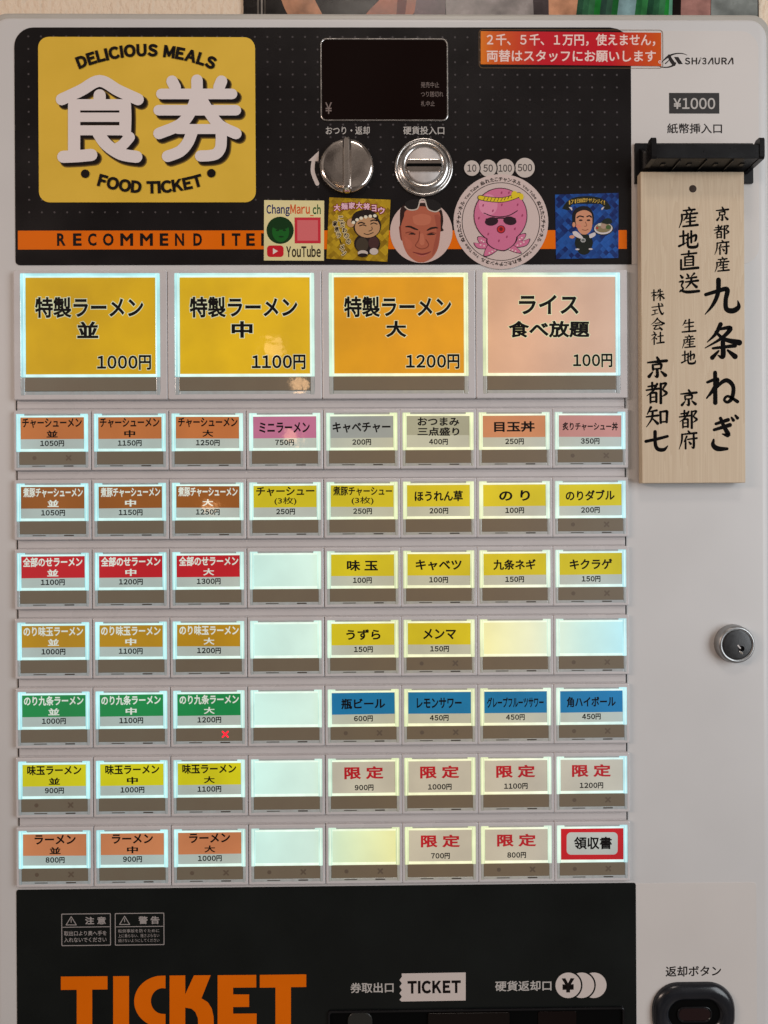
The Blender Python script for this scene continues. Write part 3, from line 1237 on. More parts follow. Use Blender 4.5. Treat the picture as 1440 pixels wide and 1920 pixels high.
B = None
GRID = [
    noodles('チャーシューメン', 'orange', 0, (1050, 1150, 1250)) + [one('ミニラーメン', 'pink', 750), one('キャベチャー', 'grey', 200), (('おつまみ', '三点盛り', '400円'), 'beige', 2), one('目玉丼', 'salmon', 250), one('炙りチャーシュー丼', 'rose', 350)],
    noodles('煮豚チャーシューメン', 'brown', 1, (1050, 1150, 1250)) + [(('チャーシュー', '(3枚)', '250円'), 'yellow', 3), (('煮豚チャーシュー', '(3枚)', '250円'), 'yellow', 3), one('ほうれん草', 'yellow', 200), one('の り', 'yellow', 100), one('のりダブル', 'yellow', 200)],
    noodles('全部のせラーメン', 'red', 1, (1100, 1200, 1300)) + [B, one('味 玉', 'yellow', 100), one('キャベツ', 'yellow', 100), one('九条ネギ', 'yellow', 150), one('キクラゲ', 'yellow', 150)],
    noodles('のり味玉ラーメン', 'gold', 1, (1000, 1100, 1200)) + [B, one('うずら', 'yellow', 150), one('メンマ', 'yellow', 150), B, B],
    noodles('のり九条ラーメン', 'green', 1, (1000, 1100, 1200)) + [B, one('瓶ビール', 'blue', 600), one('レモンサワー', 'blue', 450), one('グレープフルーツサワー', 'blue', 450), one('角ハイボール', 'blue', 450)],
    noodles('味玉ラーメン', 'bright', 0, (900, 1000, 1100)) + [B, one('限 定', 'limited', 900, 5), one('限 定', 'limited', 1000, 5), one('限 定', 'limited', 1100, 5), one('限 定', 'limited', 1200, 5)],
    noodles('ラーメン', 'peach', 0, (800, 900, 1000)) + [B, B, one('限 定', 'limited', 700, 5), one('限 定', 'limited', 800, 5), 'receipt'],
]
TW = {'ラーメン': 76, '味玉ラーメン': 100, '目玉丼': 76, 'の り': 58, '味 玉': 58, 'キャベツ': 86, '九条ネギ': 80, 'キクラゲ': 80, 'うずら': 64, 'メンマ': 62, '瓶ビール': 82, 'レモンサワー': 84, 'ほうれん草': 90,
      'のりダブル': 92, '角ハイボール': 92, '限 定': 73, 'ミニラーメン': 94, 'キャベチャー': 108, 'グレープフルーツサワー': 106, '炙りチャーシュー丼': 104, 'おつまみ': 78, '三点盛り': 78, 'チャーシュー': 108}
CNAME = {'bright': 'bright yellow', 'limited': 'pale grey'}


def turn(m, cx, cy, deg):
    c, s_n = cos(radians(deg)), sin(radians(deg))
    m.v = [(cx + (x - cx) * c - (y - cy) * s_n, cy + (x - cx) * s_n + (y - cy) * c, h) for x, y, h in m.v]


def place(name, me, x, y, parent):
    return link(name, me, W(x, y, 0), parent)


CX0, CX1, CY0, CY1 = 12.1, SW - 12.1, 12.6, 71.4
for r, row in enumerate(GRID):
    for c, it in enumerate(row):
        x0, y0 = COLX[c] + 0.3, ROWY[r]
        b = place('select_button', ME_house, x0, y0, mach)
        place('button_cap', ME_cap, x0, y0, b)
        place('indicator_window', ME_winr if (r, c) == (4, 2) else ME_win if (r, c) in MARKED else ME_winp, x0, y0, b)
        m = MB(0.03)
        jx, jy = random.uniform(-.8, .8), random.uniform(-.6, .6)
        if it is None:
            m.block(x0 + CX0, y0 + CY0, x0 + CX1, y0 + CY1, 3, 9.0, M_blank, r=1, bev=0.5)
            m.build('light_panel', b)
            b['label'] = 'blank lit button without a menu card'
            continue
        m.block(x0 + CX0, y0 + CY0, x0 + CX1, y0 + CY1, 3, 8.6, P_white if it != 'receipt' else RCPT, r=0.8, bev=0.3)
        m.z = 8.6
        mx = x0 + SW / 2 + jx
        if it == 'receipt':
            m.flat(rrect(x0 + CX0 + 11, y0 + CY0 + 7.5, x0 + CX1 - 11, y0 + CY1 - 9.5, 8), PC['receipt'])
            txc(m, '領収書', mx + 1, y0 + 40, 71, 24, DK, off=0.028)
            b['label'] = 'red framed receipt button reading 領収書'
        else:
            (t1, t2, t3), col, mode = it
            if col != 'limited':
                cut = 40.5 if mode != 2 else 36
                m.flat([(x0 + CX0 + .4, y0 + CY0 + .4), (x0 + CX1 - .4, y0 + CY0 + .4), (x0 + CX1 - .4, y0 + CY0 + cut), (x0 + CX0 + .4, y0 + CY0 + cut)], PC[col])
            else:
                m.flat([(x0 + CX0 + .4, y0 + CY0 + .4), (x0 + CX1 - .4, y0 + CY0 + .4), (x0 + CX1 - .4, y0 + CY1 - .4), (x0 + CX0 + .4, y0 + CY1 - .4)], PC[col])
            tx = WT if mode == 1 else RD if mode == 5 else DK
            if t2:
                if mode == 2:
                    txc(m, t1, mx, y0 + 23.5, TW[t1], 16, tx, off=0.03)
                    txc(m, t2, mx, y0 + 42, TW[t2], 16, tx, off=0.03)
                elif mode == 3:
                    txc(m, t1, mx, y0 + 23.5, TW.get(t1, 110), 17.5, tx, off=0.028)
                    txc(m, t2, mx, y0 + 41.5, 41, 15, tx, off=0.01)
                else:
                    txc(m, t1, mx, y0 + 23.3, TW.get(t1, 110), 18, tx, off=0.032)
                    txc(m, t2, mx, y0 + 43.6, 20.5, 13, tx, off=0.03)
            else:
                hh = 24 if t1 == '限 定' else 15.5 if t1 == '炙りチャーシュー丼' else 20
                txc(m, t1, mx, y0 + 33.5, TW.get(t1, 100), hh, tx, off=0.034 if t1 == '限 定' else 0.032)
            pw = 44 if len(t3) == 5 else 35
            txc(m, t3, mx, y0 + 61.2, pw, 11.3, DK, off=0.034, wide=True)
            b['label'] = '%s button reading %s %s' % (CNAME.get(col, col), t1 + (t2 or ''), t3)
        turn(m, x0 + SW / 2, y0 + 42, random.uniform(-0.5, 0.5))
        m.build('label_card', b)

BW, BH = 285.0, 239.6
for k, (t1, t2, t3, col) in enumerate((('特製ラーメン', '並', '1000円', PB_[0]), ('特製ラーメン', '中', '1100円', PB_[1]), ('特製ラーメン', '大', '1200円', PB_[2]), ('ライス', '食べ放題', '100円', PB_[3]))):
    x0, y0 = BIGX[k] + 0.4, BIGY0
    bw = BIGX[k + 1] - BIGX[k] - 0.8
    hm = MB()
    hm.ring((x0, y0, x0 + bw, y0 + BH, 2.5), (x0 + 12.5, y0 + 4.8, x0 + bw - 13, y0 + BH - 9, 5), 1.7, 10.2, 3.0, M_house, bev=1.8, n=4)
    b = hm.build('select_button', mach)
    b['label'] = 'large %s button reading %s %s %s' % (('yellow', 'bright yellow', 'orange', 'pink')[k], t1, t2, t3)
    cm = MB()
    l0, r0 = x0 + 13, x0 + bw - 13.6
    cm.block(l0, y0 + 5.3, l0 + 9.2, y0 + 197.5, 3, 11, M_glow, r=1, bev=1.2)
    cm.block(r0 - 8.2, y0 + 5.3, r0, y0 + 197.5, 3, 11, M_glow, r=1, bev=1.2)
    cm.block(l0 + 6, y0 + 6, l0 + 7.6, y0 + 197, 10.8, 11.4, M_edge, r=0.3)
    cm.block(r0 - 7, y0 + 6, r0 - 5.4, y0 + 197, 10.8, 11.4, M_edge, r=0.3)
    cm.block(l0 + 9.25, y0 + 5.3, r0 - 8.25, y0 + 10, 3, 10.6, M_glow, r=1, bev=1.2)
    cm.block(l0 + 9.25, y0 + 10.05, r0 - 8.25, y0 + 13, 3, 10.9, M_edge, r=0.5, bev=0.8)
    cm.block(l0 + 9.25, y0 + 192.4, r0 - 8.25, y0 + 197.5, 3, 10.9, M_edge, r=0.5, bev=1.2)
    cm.block(l0, y0 + 197.6, l0 + 7.4, y0 + 231.5, 3, 10.5, M_clear, r=1, bev=1)
    cm.block(r0 - 7.4, y0 + 197.6, r0, y0 + 231.5, 3, 10.5, M_clear, r=1, bev=1)
    cm.block(l0 + 7.45, y0 + 223.6, r0 - 7.45, y0 + 231.5, 3, 9.8, M_clear, r=1, bev=2)
    cm.build('button_cap', b)
    wm = MB()
    wm.block(l0 + 7.5, y0 + 197.6, r0 - 7.5, y0 + 223.5, 3, 9.6, M_smoke, r=0.6, bev=0.7)
    wm.build('indicator_window', b)
    m = MB(0.03)
    a, c_, d, e = l0 + 9.3, y0 + 13.1, r0 - 8.3, y0 + 192.3
    m.block(a, c_, d, e, 3, 9.4, col, r=0.8, bev=0.3)
    m.z = 9.4
    mx = (x0 + x0 + bw) / 2
    if k < 3:
        txc(m, t1, mx - 2, y0 + 68.5, 200, 39, DK, off=0.03, outline=(HALO, 0.035))
        txc(m, t2, mx - 5, y0 + 110, 39, 31, DK, off=0.036, outline=(HALO, 0.035))
        txt(m, t3, d - 108, y0 + 157, d - 8.5, y0 + 184.5, DK, off=0.03, outline=(HALO, 0.035), wide=True)
    else:
        txc(m, t1, mx - 5, y0 + 65, 112, 37, DK, off=0.03, outline=(HALO, 0.035))
        txc(m, t2, mx - 5, y0 + 111, 152, 32, DK, off=0.036, outline=(HALO, 0.035))
        txt(m, t3, d - 80, y0 + 157, d - 6.5, y0 + 182.5, DK, off=0.03, outline=(HALO, 0.035), wide=True)
    m.build('label_card', b)


# ================================================================== STICKERS (each its own thing)
def F_(pts):
    return [F(*p) for p in pts]


def sticker_base(mb, pts, mt, h0=1.3, h1=1.9):
    a = sum(p[0] * q[1] - q[0] * p[1] for p, q in zip(pts, pts[1:] + pts[:1]))
    if a < 0:
        pts = pts[::-1]
    mb.loft([(pts, h0), (pts, h1)], mt, bottom=True)
    mb.z = h1


def foil(name, c1, c2, scale=300):
    m = bpy.data.materials.new(name)
    m.use_nodes = True
    n, l = m.node_tree.nodes, m.node_tree.links
    b = n['Principled BSDF']
    g = n.new('ShaderNodeNewGeometry')
    mp = n.new('ShaderNodeMapping')
    mp.inputs['Rotation'].default_value = (0, radians(45), 0)
    l.new(g.outputs['Position'], mp.inputs['Vector'])
    ch = n.new('ShaderNodeTexVoronoi')
    ch.distance = 'CHEBYCHEV'
    ch.inputs['Scale'].default_value = scale
    ch.inputs['Randomness'].default_value = 0.25
    l.new(mp.outputs['Vector'], ch.inputs['Vector'])
    sp = n.new('ShaderNodeSeparateColor')
    l.new(ch.outputs['Color'], sp.inputs['Color'])
    mx = n.new('ShaderNodeMix')
    mx.data_type = 'RGBA'
    mx.inputs['A'].default_value = (*c1, 1)
    mx.inputs['B'].default_value = (*c2, 1)
    l.new(sp.outputs['Red'], mx.inputs['Factor'])
    l.new(mx.outputs['Result'], b.inputs['Base Color'])
    b.inputs['Metallic'].default_value = 0.35
    b.inputs['Roughness'].default_value = 0.35
    bp = n.new('ShaderNodeBump')
    bp.inputs['Strength'].default_value = 0.35
    bp.inputs['Distance'].default_value = 0.0006
    l.new(ch.outputs['Distance'], bp.inputs['Height'])
    l.new(bp.outputs['Normal'], b.inputs['Normal'])
    return m


def flatm(name, r, g, b):
    return mat(name, S(r, g, b), 0.45, spec=0.25)


# notice strip
nts = MB()
M_nt = bpy.data.materials.new('notice_red_to_orange_print')
M_nt.use_nodes = True
n_, l_ = M_nt.node_tree.nodes, M_nt.node_tree.links
g_ = n_.new('ShaderNodeTexCoord')
s_ = n_.new('ShaderNodeSeparateXYZ')
l_.new(g_.outputs['Generated'], s_.inputs['Vector'])
r_ = n_.new('ShaderNodeValToRGB')
e_ = r_.color_ramp.elements
for _ in range(3):
    e_.new(0.5)
for q, (p_, c_) in zip(e_, ((0.0, S(226, 120, 10)), (0.07, S(214, 90, 10)), (0.33, S(196, 6, 32)), (0.72, S(196, 6, 32)), (1.0, S(208, 84, 10)))):
    q.position = p_
    q.color = (*c_, 1)
l_.new(s_.outputs['X'], r_.inputs['Fac'])
l_.new(r_.outputs['Color'], n_['Principled BSDF'].inputs['Base Color'])
n_['Principled BSDF'].inputs['Roughness'].default_value = 0.3
sticker_base(nts, F_([(901, 59.5), (1239, 62.5), (1239, 125), (901, 121.5)]), M_nt)


def slant(body, u0, v0, u1, v1, mb, mt, **k):
    tfit(mb, body, u0, v0, u1, v1, mt, **k)


M_nw = flatm('notice_white_ink', 238, 208, 200)
tfit(nts, '２千、５千、１万円，使えません，', 911.5, 64.5, 1229, 87.5, M_nw, off=0.02)
tfit(nts, '両替はスタッフにお願いします', 911.5, 95, 1230, 117.5, M_nw, off=0.02)
a, b = F(1236.5, 117.5)
nts.loft([(ellp(a, b, 3.0, 3.0, n=14), 2.2), (ellp(a, b, 1.6, 1.6, n=14), 2.2)], M_nw, cap=False)
o = nts.build('notice_sticker')
tag(o, 'long red and orange notice strip with two lines of white lettering at the top', 'sticker')
# clear laminate border of the notice
# (a thin film rim only)
fm = MB()
M_film = mat('clear_film_edge', S(120, 92, 62), 0.2, coat=0.8)
x0, y0 = F(897.5, 56)
x1, y1 = F(1243, 129)
fm.loft([(rrect(x0, y0, x1, y1, 7, 4), 1.35), (rrect(x0 + 0.8, y0 + 0.8, x1 - 0.8, y1 - 0.8, 6.5, 4), 1.35)], M_film, cap=False)
fm.build('film_edge', o)

# --- channel sticker (cream square)
s1 = MB(0.012)
P1 = [(495.5, 376), (608, 377), (607.5, 489.5), (495, 489)]
M_cream = mat('cream_sticker_paper', S(226, 214, 158), 0.45, var=0.06, var_scale=30)
sticker_base(s1, F_(P1), M_cream)
tfit(s1, 'Chang', 500, 384, 543.5, 406.5, flatm('navy_ink', 24, 34, 96), off=0.03, wide=True)
tfit(s1, 'Maru', 544.5, 384, 581, 402, flatm('orange_ink', 214, 92, 40), off=0.03, wide=True)
tfit(s1, '_', 582, 404, 588, 406, flatm('orange_ink', 214, 92, 40), off=0.02)
tfit(s1, 'ch', 586.5, 384, 601.5, 402.5, flatm('green_ink', 20, 86, 40), off=0.03, wide=True)
cx, cy = F(525.5, 432.5)
s1.flat(ellp(cx, cy, 25.5, 25.5), flatm('dark_green_ink', 8, 52, 16))
s1.flat(ellp(cx + 1, cy + 2, 16, 20), flatm('mid_green_ink', 20, 96, 30))
s1.flat(ellp(cx + 1, cy - 11, 17, 10), flatm('dark_green_ink', 8, 52, 16))
for dx in (-5, 8):
    s1.flat(ellp(cx + dx, cy, 3.4, 1.7, n=12), flatm('dark_green_ink', 8, 52, 16))
s1.flat(ellp(cx + 2, cy + 12, 5, 1.6, n=12), flatm('dark_green_ink', 8, 52, 16))
a, b = F(552.5, 408.5)
c, d = F(601.5, 457)
s1.flat([(a, b), (c, b), (c, d), (a, d)], flatm('plain_red_patch', 202, 46, 60))
s1.flat([(a + 5, b + 5), (c - 5, b + 5), (c - 5, d - 5), (a + 5, d - 5)], flatm('plain_pink_patch', 214, 108, 110))
a, b = F(501, 461)
c, d = F(532, 482.5)
s1.flat(rrect(a, b, c, d, 6), flatm('play_red_ink', 200, 24, 40))
s1.flat([F(512, 466), F(521.5, 471.5), F(512, 477.5)], flatm('play_white_ink', 226, 214, 204))
tfit(s1, 'YouTube', 537, 461, 601.5, 483, flatm('deep_ink', 40, 28, 22), off=0.028, wide=True)
tag(s1.build('square_sticker'), 'cream square sticker with a green round portrait and a red play mark', 'sticker', group='stickers in a row along the orange stripe')

# --- gold sticker
s2 = MB(0.012)


def G(x, y):
    return F(605 + x / 11.08, 365 + y / 11.08)


sticker_base(s2, [G(140, 65), G(1410, 115), G(1345, 1400), G(80, 1335)], foil('gold_foil', S(150, 116, 14), S(214, 176, 36), 330))
DKB = flatm('dark_brown_ink', 34, 22, 20)
SKN = flatm('tan_skin_ink', 190, 146, 106)


def gp(pts, mt):
    s2.flat([G(*p) for p in smooth(pts + [pts[0]], 4)[:-1]], mt)


def ge(cx, cy, rx, ry, mt, rot=0.0, n=24):
    a, b = G(cx, cy)
    s2.flat(ellp(a, b, rx / 11.08, ry / 11.08, rot, n), mt)


def gl(pts, wd, mt):
    s2.line([G(*p) for p in pts], wd / 11.08, mt)


RIM = flatm('dark_red_ink', 120, 18, 26)
for i, ch in enumerate('大麺家大将ヨウ'):
    t = i / 6.0
    x = 300 + 920 * t
    y = 300 - 95 * sin(pi * (t * 0.86 + 0.07)) + 62 * t
    a, b = G(x, y)
    txc(s2, ch, a, b, 12.5 if i != 5 else 9, 12.5, flatm('pale_pink_ink', 236, 190, 206), off=0.035, outline=(RIM, 0.10))
for i, ch in enumerate('こだわりの'):
    a, b = G(375 + 40 * i, 510 + 118 * i)
    txc(s2, ch, a, b, 8.5, 9.5, DKB, off=0.03, outline=(flatm('cream_ink', 226, 206, 160), 0.09))
for i, ch in enumerate('家系ラーメン'):
    a, b = G(262 + 36 * i, 610 + 122 * i)
    if ch == 'ー':
        s2.line([G(262 + 36 * i - 12, 570 + 122 * i), G(262 + 36 * i + 12, 650 + 122 * i)], 1.8, DKB)
    else:
        txc(s2, ch, a, b, 8.5, 9.5, DKB, off=0.03, outline=(flatm('cream_ink', 226, 206, 160), 0.09))
ge(925, 1030, 270, 220, DKB)
ge(820, 1050, 130, 150, flatm('robe_ink', 66, 56, 44))
ge(1060, 1010, 110, 130, flatm('robe_brown_ink', 70, 42, 40))
ge(835, 1225, 105, 60, flatm('foot_white', 200, 186, 176))
ge(1065, 1190, 90, 70, flatm('foot_white', 200, 186, 176))
ge(835, 1268, 100, 40, DKB)
ge(925, 660, 290, 260, DKB)
ge(930, 690, 260, 215, SKN)
ge(585, 600, 80, 90, SKN)
gp([(590, 590), (640, 420), (780, 340), (980, 330), (1120, 420), (1150, 500), (1000, 470), (800, 500), (660, 600)], DKB)
for x, y in ((640, 590), (715, 535), (800, 500), (895, 475), (990, 462), (1085, 452)):
    ge(x, y, 38, 34, flatm('band_white', 226, 218, 196), n=12)
gl([(745, 610), (800, 590), (870, 610)], 26, DKB)
gl([(1000, 560), (1060, 540), (1120, 555)], 26, DKB)
gl([(770, 660), (840, 640), (900, 660)], 22, DKB)
gl([(1000, 625), (1060, 600), (1130, 625)], 22, DKB)
gl([(1020, 680), (1025, 740), (960, 770)], 14, DKB)
gl([(860, 820), (940, 840), (1050, 800)], 16, DKB)
tag(s2.build('square_sticker'), 'gold foil square sticker with a cartoon cook in a white headband', 'sticker', group='stickers in a row along the orange stripe')

# --- round face sticker
s3 = MB(0.012)


def H(x, y):
    return F(730 + x / 12.0, 360 + y / 12.0)


cx, cy = H(718, 900)
sticker_base(s3, ellp(cx, cy, 58.5, 58.5, n=56), flatm('pinkish_white_sticker', 206, 180, 172))
FSK = flatm('ruddy_skin_ink', 176, 96, 72)
FDK = flatm('dark_hair_ink', 44, 22, 18)
FMD = flatm('brown_shade_ink', 128, 58, 42)


def hp(pts, mt, n=4):
    s3.flat([H(*p) for p in smooth(pts + [pts[0]], n)[:-1]], mt)


def hl(pts, wd, mt):
    s3.stroke([(*H(*p[:2]), (p[2] if len(p) > 2 else wd) / 12.0) for p in pts], mt)


hp([(240, 420), (330, 300), (600, 260), (900, 260), (1140, 360), (1210, 600), (1190, 800), (1150, 900), (300, 900), (240, 700)], FDK)
hp([(215, 800), (260, 770), (300, 1080), (250, 1060)], FMD)
hp([(330, 560), (380, 420), (720, 330), (1100, 430), (1150, 700), (1140, 1000), (1090, 1280), (980, 1470), (830, 1570), (720, 1590), (600, 1570), (430, 1440), (320, 1230), (275, 1000), (265, 760)], FSK)
hp([(520, 560), (720, 500), (930, 560), (900, 720), (720, 760), (560, 720)], flatm('light_skin_ink', 190, 110, 84))
hp([(1010, 520), (1140, 560), (1130, 1000), (1070, 1280), (960, 1450), (1000, 1200), (1060, 900)], flatm('face_side_shade', 158, 80, 62))
hp([(330, 1000), (420, 1060), (520, 1180), (470, 1300), (380, 1250)], flatm('face_cheek', 184, 100, 76))
hp([(690, 950), (760, 950), (790, 1150), (730, 1210), (680, 1150)], flatm('light_skin_ink', 190, 110, 84))
hl([(370, 790, 26), (460, 790, 44), (560, 830, 46), (640, 860, 24)], 40, FDK)
hl([(850, 870, 26), (930, 830, 46), (1030, 810, 40), (1090, 820, 20)], 40, FDK)
hl([(370, 930), (470, 910), (580, 950)], 22, FMD)
hl([(440, 960, 12), (510, 945, 44), (580, 965, 14)], 20, FDK)
hl([(850, 960), (950, 920), (1040, 940)], 22, FMD)
hl([(860, 975, 12), (940, 955, 46), (1020, 965, 14)], 20, FDK)
hl([(680, 900), (660, 1080), (590, 1200), (620, 1250), (730, 1290), (850, 1250), (880, 1180), (820, 1080)], 18, FMD)
hl([(530, 1360, 14), (640, 1390, 30), (740, 1410, 36), (850, 1385, 30), (930, 1350, 12)], 20, flatm('lip_ink', 120, 44, 44))
hl([(620, 1430, 8), (730, 1450, 22), (850, 1430, 8)], 20, flatm('lip_light_ink', 190, 104, 96))
for pts in ([(340, 260), (460, 190), (660, 170), (690, 230), (630, 370), (520, 410), (400, 380)], [(800, 170), (1000, 190), (1160, 300), (1130, 410), (1030, 450), (900, 400), (820, 260)]):
    hp(pts, flatm('lens_black_ink', 26, 22, 22))
hl([(350, 340), (420, 400), (540, 415), (640, 370), (690, 200), (750, 175), (800, 200), (860, 380), (960, 440), (1060, 450), (1140, 400)], 26, flatm('rim_white_ink', 196, 184, 172))
tag(s3.build('round_sticker'), 'round sticker with a drawn face wearing sunglasses pushed up on its forehead', 'sticker', group='stickers in a row along the orange stripe')

# --- round octopus sticker (plain generic octopus)
s4 = MB(0.012)


def O(x, y):
    return F(840 + x / 4.0, 280 + y / 4.0)


cx, cy = O(396, 545)
sticker_base(s4, ellp(cx, cy, 89, 89, n=72), flatm('round_white_sticker', 206, 186, 180))
s4.loft([(ellp(cx, cy, 73.5, 73.5, n=72), 2.05), (ellp(cx, cy, 72.3, 72.3, n=72), 2.05)], DKB, cap=False)
s4.z = 2.1
ring = (('ぬれたこチャンネル', 0, 1), ('You Tube', 44.5, .74), ('ぬれたこチャンネル', 90, 1), ('You Tube', 135, .74), ('ぬれたこチャンネル', 180, 1), ('You Tube', 225, .74), ('ぬれたこチャンネル', 270, 1), ('You Tube', 315, .74))
for t, a, k in ring:
    tarc(s4, t, cx, cy, 76.5, radians(a), 8.3 * k + 0.4, DKB, off=0.03, gap=0.10)
OPK = flatm('octopus_pink', 206, 112, 146)
OPD = flatm('octopus_dark_pink', 160, 64, 98)
ODK = flatm('octopus_outline', 48, 22, 34)
OWT = flatm('octopus_sucker', 224, 196, 196)


def op(pts, mt, n=4):
    s4.flat([O(*p) for p in smooth(pts + [pts[0]], n)[:-1]], mt)


def oe(x, y, rx, ry, mt, rot=0.0, n=28):
    a, b = O(x, y)
    s4.flat(ellp(a, b, rx / 4, ry / 4, rot, n), mt)


arms = [[(330, 690), (250, 660), (222, 668), (240, 705), (300, 715)], [(320, 700), (230, 708), (196, 706), (230, 745), (330, 740)], [(350, 700), (300, 720), (270, 800), (330, 785), (380, 740)],
        [(470, 690), (540, 645), (580, 640), (560, 680), (500, 710)], [(470, 695), (560, 690), (608, 678), (580, 725), (490, 735)], [(440, 710), (500, 730), (545, 778), (490, 770), (430, 740)]]
for a in arms:
    mxx, myy = sum(p[0] for p in a) / 5, sum(p[1] for p in a) / 5
    op([(mxx + (x - mxx) * 1.10, myy + (y - myy) * 1.16) for x, y in a], ODK)
    op(a, OPK)
    for t in (0.25, 0.45, 0.65):
        x, y = a[2][0] * t + a[4][0] * (1 - t), a[2][1] * t + a[4][1] * (1 - t) + 2
        oe(x, y, 7, 6, OWT, n=10)
oe(392, 500, 202, 208, ODK, n=40)
op([(300, 640), (500, 640), (510, 700), (440, 760), (390, 764), (330, 745), (285, 700)], ODK)
oe(392, 500, 196, 202, OPK, n=40)
op([(305, 630), (490, 630), (500, 700), (440, 752), (390, 758), (335, 740), (295, 700)], OPK)
oe(300, 420, 70, 80, flatm('octopus_light_pink', 220, 140, 168))
for x, y in ((262, 425), (335, 465), (402, 420), (455, 330), (520, 420), (400, 330), (230, 520), (500, 600), (300, 640), (440, 660), (555, 500), (380, 690)):
    oe(x, y, 6, 11, OPD, 0.3, 10)
oe(396, 604, 32, 30, ODK)
oe(396, 604, 27, 25, flatm('octopus_mouth', 196, 40, 44))
oe(396, 602, 13, 14, flatm('octopus_mouth_dark', 110, 20, 30))
oe(325, 545, 50, 32, ODK, -0.15)
oe(462, 540, 50, 32, ODK, 0.15)
s4.line([O(285, 528), O(390, 520), O(500, 524)], 2.4, ODK)
s4.line([O(268, 482), O(330, 505), O(395, 510), O(460, 498), O(518, 465)], 1.6, ODK)
OYL = flatm('headband_yellow', 222, 196, 40)
s4.line([O(240, 366), O(300, 378), O(400, 384), O(480, 366), O(530, 345)], 9.6, ODK)
s4.line([O(240, 366), O(300, 378), O(400, 384), O(480, 366), O(530, 345)], 7.4, OYL)
for k in range(9):
    x = 270 + 26 * k
    y = 374 + 8 * sin(pi * k / 8) - max(0, k - 5) * 6
    s4.line([O(x + 6, y - 12), O(x - 6, y + 12)], 1.1, ODK)
oe(497, 345, 24, 28, OYL)
oe(548, 360, 17, 24, OYL)
tag(s4.build('round_sticker'), 'white round sticker with a pink octopus inside a ring of small lettering', 'sticker', group='stickers in a row along the orange stripe')

# --- blue sticker
s5 = MB(0.012)


def K(x, y):
    return F(1030 + x / 10.29, 355 + y / 10.29)


sticker_base(s5, [K(105, 110), (K(1330, 78)), K(1325, 1330), K(125, 1350)], foil('blue_foil', S(10, 28, 92), S(34, 92, 176), 300))


def kp(pts, mt, n=4):
    s5.flat([K(*p) for p in smooth(pts + [pts[0]], n)[:-1]], mt)


def ke(x, y, rx, ry, mt, rot=0.0, n=24):
    a, b = K(x, y)
    s5.flat(ellp(a, b, rx / 10.29, ry / 10.29, rot, n), mt)


KD = flatm('banner_black_ink', 20, 26, 18)
kp([(240, 380), (330, 250), (480, 165), (720, 140), (950, 165), (1100, 250), (1180, 370), (1060, 400), (1000, 300), (720, 290), (440, 300), (380, 410)], KD)
KY = flatm('banner_gold_ink', 206, 168, 70)
body5 = '171日自団チャリンジィ!'
for i, ch in enumerate(body5):
    t = i / (len(body5) - 1)
    a, b = K(385 + 670 * t, 262 - 45 * sin(pi * t))
    wd = 2.2 if ch in '1!' else 5.0
    txc(s5, ch, a, b, wd, 7.5, KY, off=0.02)
KW = flatm('shirt_white_ink', 206, 196, 196)
KS = flatm('blue_sticker_skin', 204, 142, 110)
kp([(370, 350), (430, 360), (432, 420)], KW, 2)
kp([(1060, 340), (1000, 370), (1010, 410)], KW, 2)
ke(660, 1040, 175, 180, KD)
ke(660, 1180, 120, 90, KD)
kp([(440, 830), (520, 820), (640, 930), (600, 960), (470, 900)], KW)
kp([(760, 880), (870, 840), (880, 900), (780, 950)], KW)
ke(430, 925, 50, 32, KS)
ke(645, 990, 50, 42, flatm('badge_grey_ink', 170, 170, 168))
ke(645, 990, 32, 24, flatm('badge_dark_ink', 96, 98, 96))
ke(535, 1165, 40, 16, KW)
ke(790, 1160, 40, 16, KW)
kp([(440, 640), (440, 480), (520, 370), (640, 330), (760, 360), (840, 470), (850, 620), (800, 700), (470, 720)], flatm('hair_black_ink', 18, 16, 20))
kp([(500, 640), (505, 500), (560, 440), (680, 410), (790, 460), (822, 560), (818, 720), (780, 820), (690, 880), (600, 860), (540, 780)], KS)
ke(468, 690, 30, 48, KS)
ke(555, 720, 50, 34, flatm('cheek_ink', 214, 130, 108))
for pts in ([(530, 555), (580, 525), (650, 540)], [(720, 535), (770, 520), (805, 545)]):
    s5.line([K(*p) for p in pts], 2.6, flatm('hair_black_ink', 18, 16, 20))
ke(600, 605, 36, 18, flatm('eye_dark_ink', 60, 30, 24))
ke(750, 605, 36, 18, flatm('eye_dark_ink', 60, 30, 24))
s5.line([K(690, 640), K(715, 710), K(670, 722)], 1.2, flatm('nose_ink', 140, 84, 62))
s5.line([K(630, 785), K(690, 800), K(740, 780)], 1.4, flatm('nose_ink', 140, 84, 62))
ke(1040, 770, 190, 125, flatm('bowl_dark_ink', 30, 34, 34), -0.05)
ke(1035, 765, 178, 112, KW, -0.05)
ke(1035, 752, 155, 92, flatm('bowl_soup_ink', 132, 118, 86), -0.05)
ke(1040, 720, 60, 50, flatm('bowl_meat_ink', 168, 140, 122))
ke(915, 755, 24, 22, flatm('bowl_red_ink', 170, 50, 40))
ke(1130, 740, 50, 40, flatm('bowl_green_ink', 70, 96, 50))
ke(960, 690, 34, 26, flatm('bowl_white_ink', 196, 190, 176))
kp([(980, 650), (1080, 570), (1180, 580), (1200, 660), (1100, 680)], flatm('bowl_nori_ink', 24, 34, 28))
tag(s5.build('square_sticker'), 'blue foil square sticker with a cartoon man holding a ramen bowl', 'sticker', group='stickers in a row along the orange stripe')

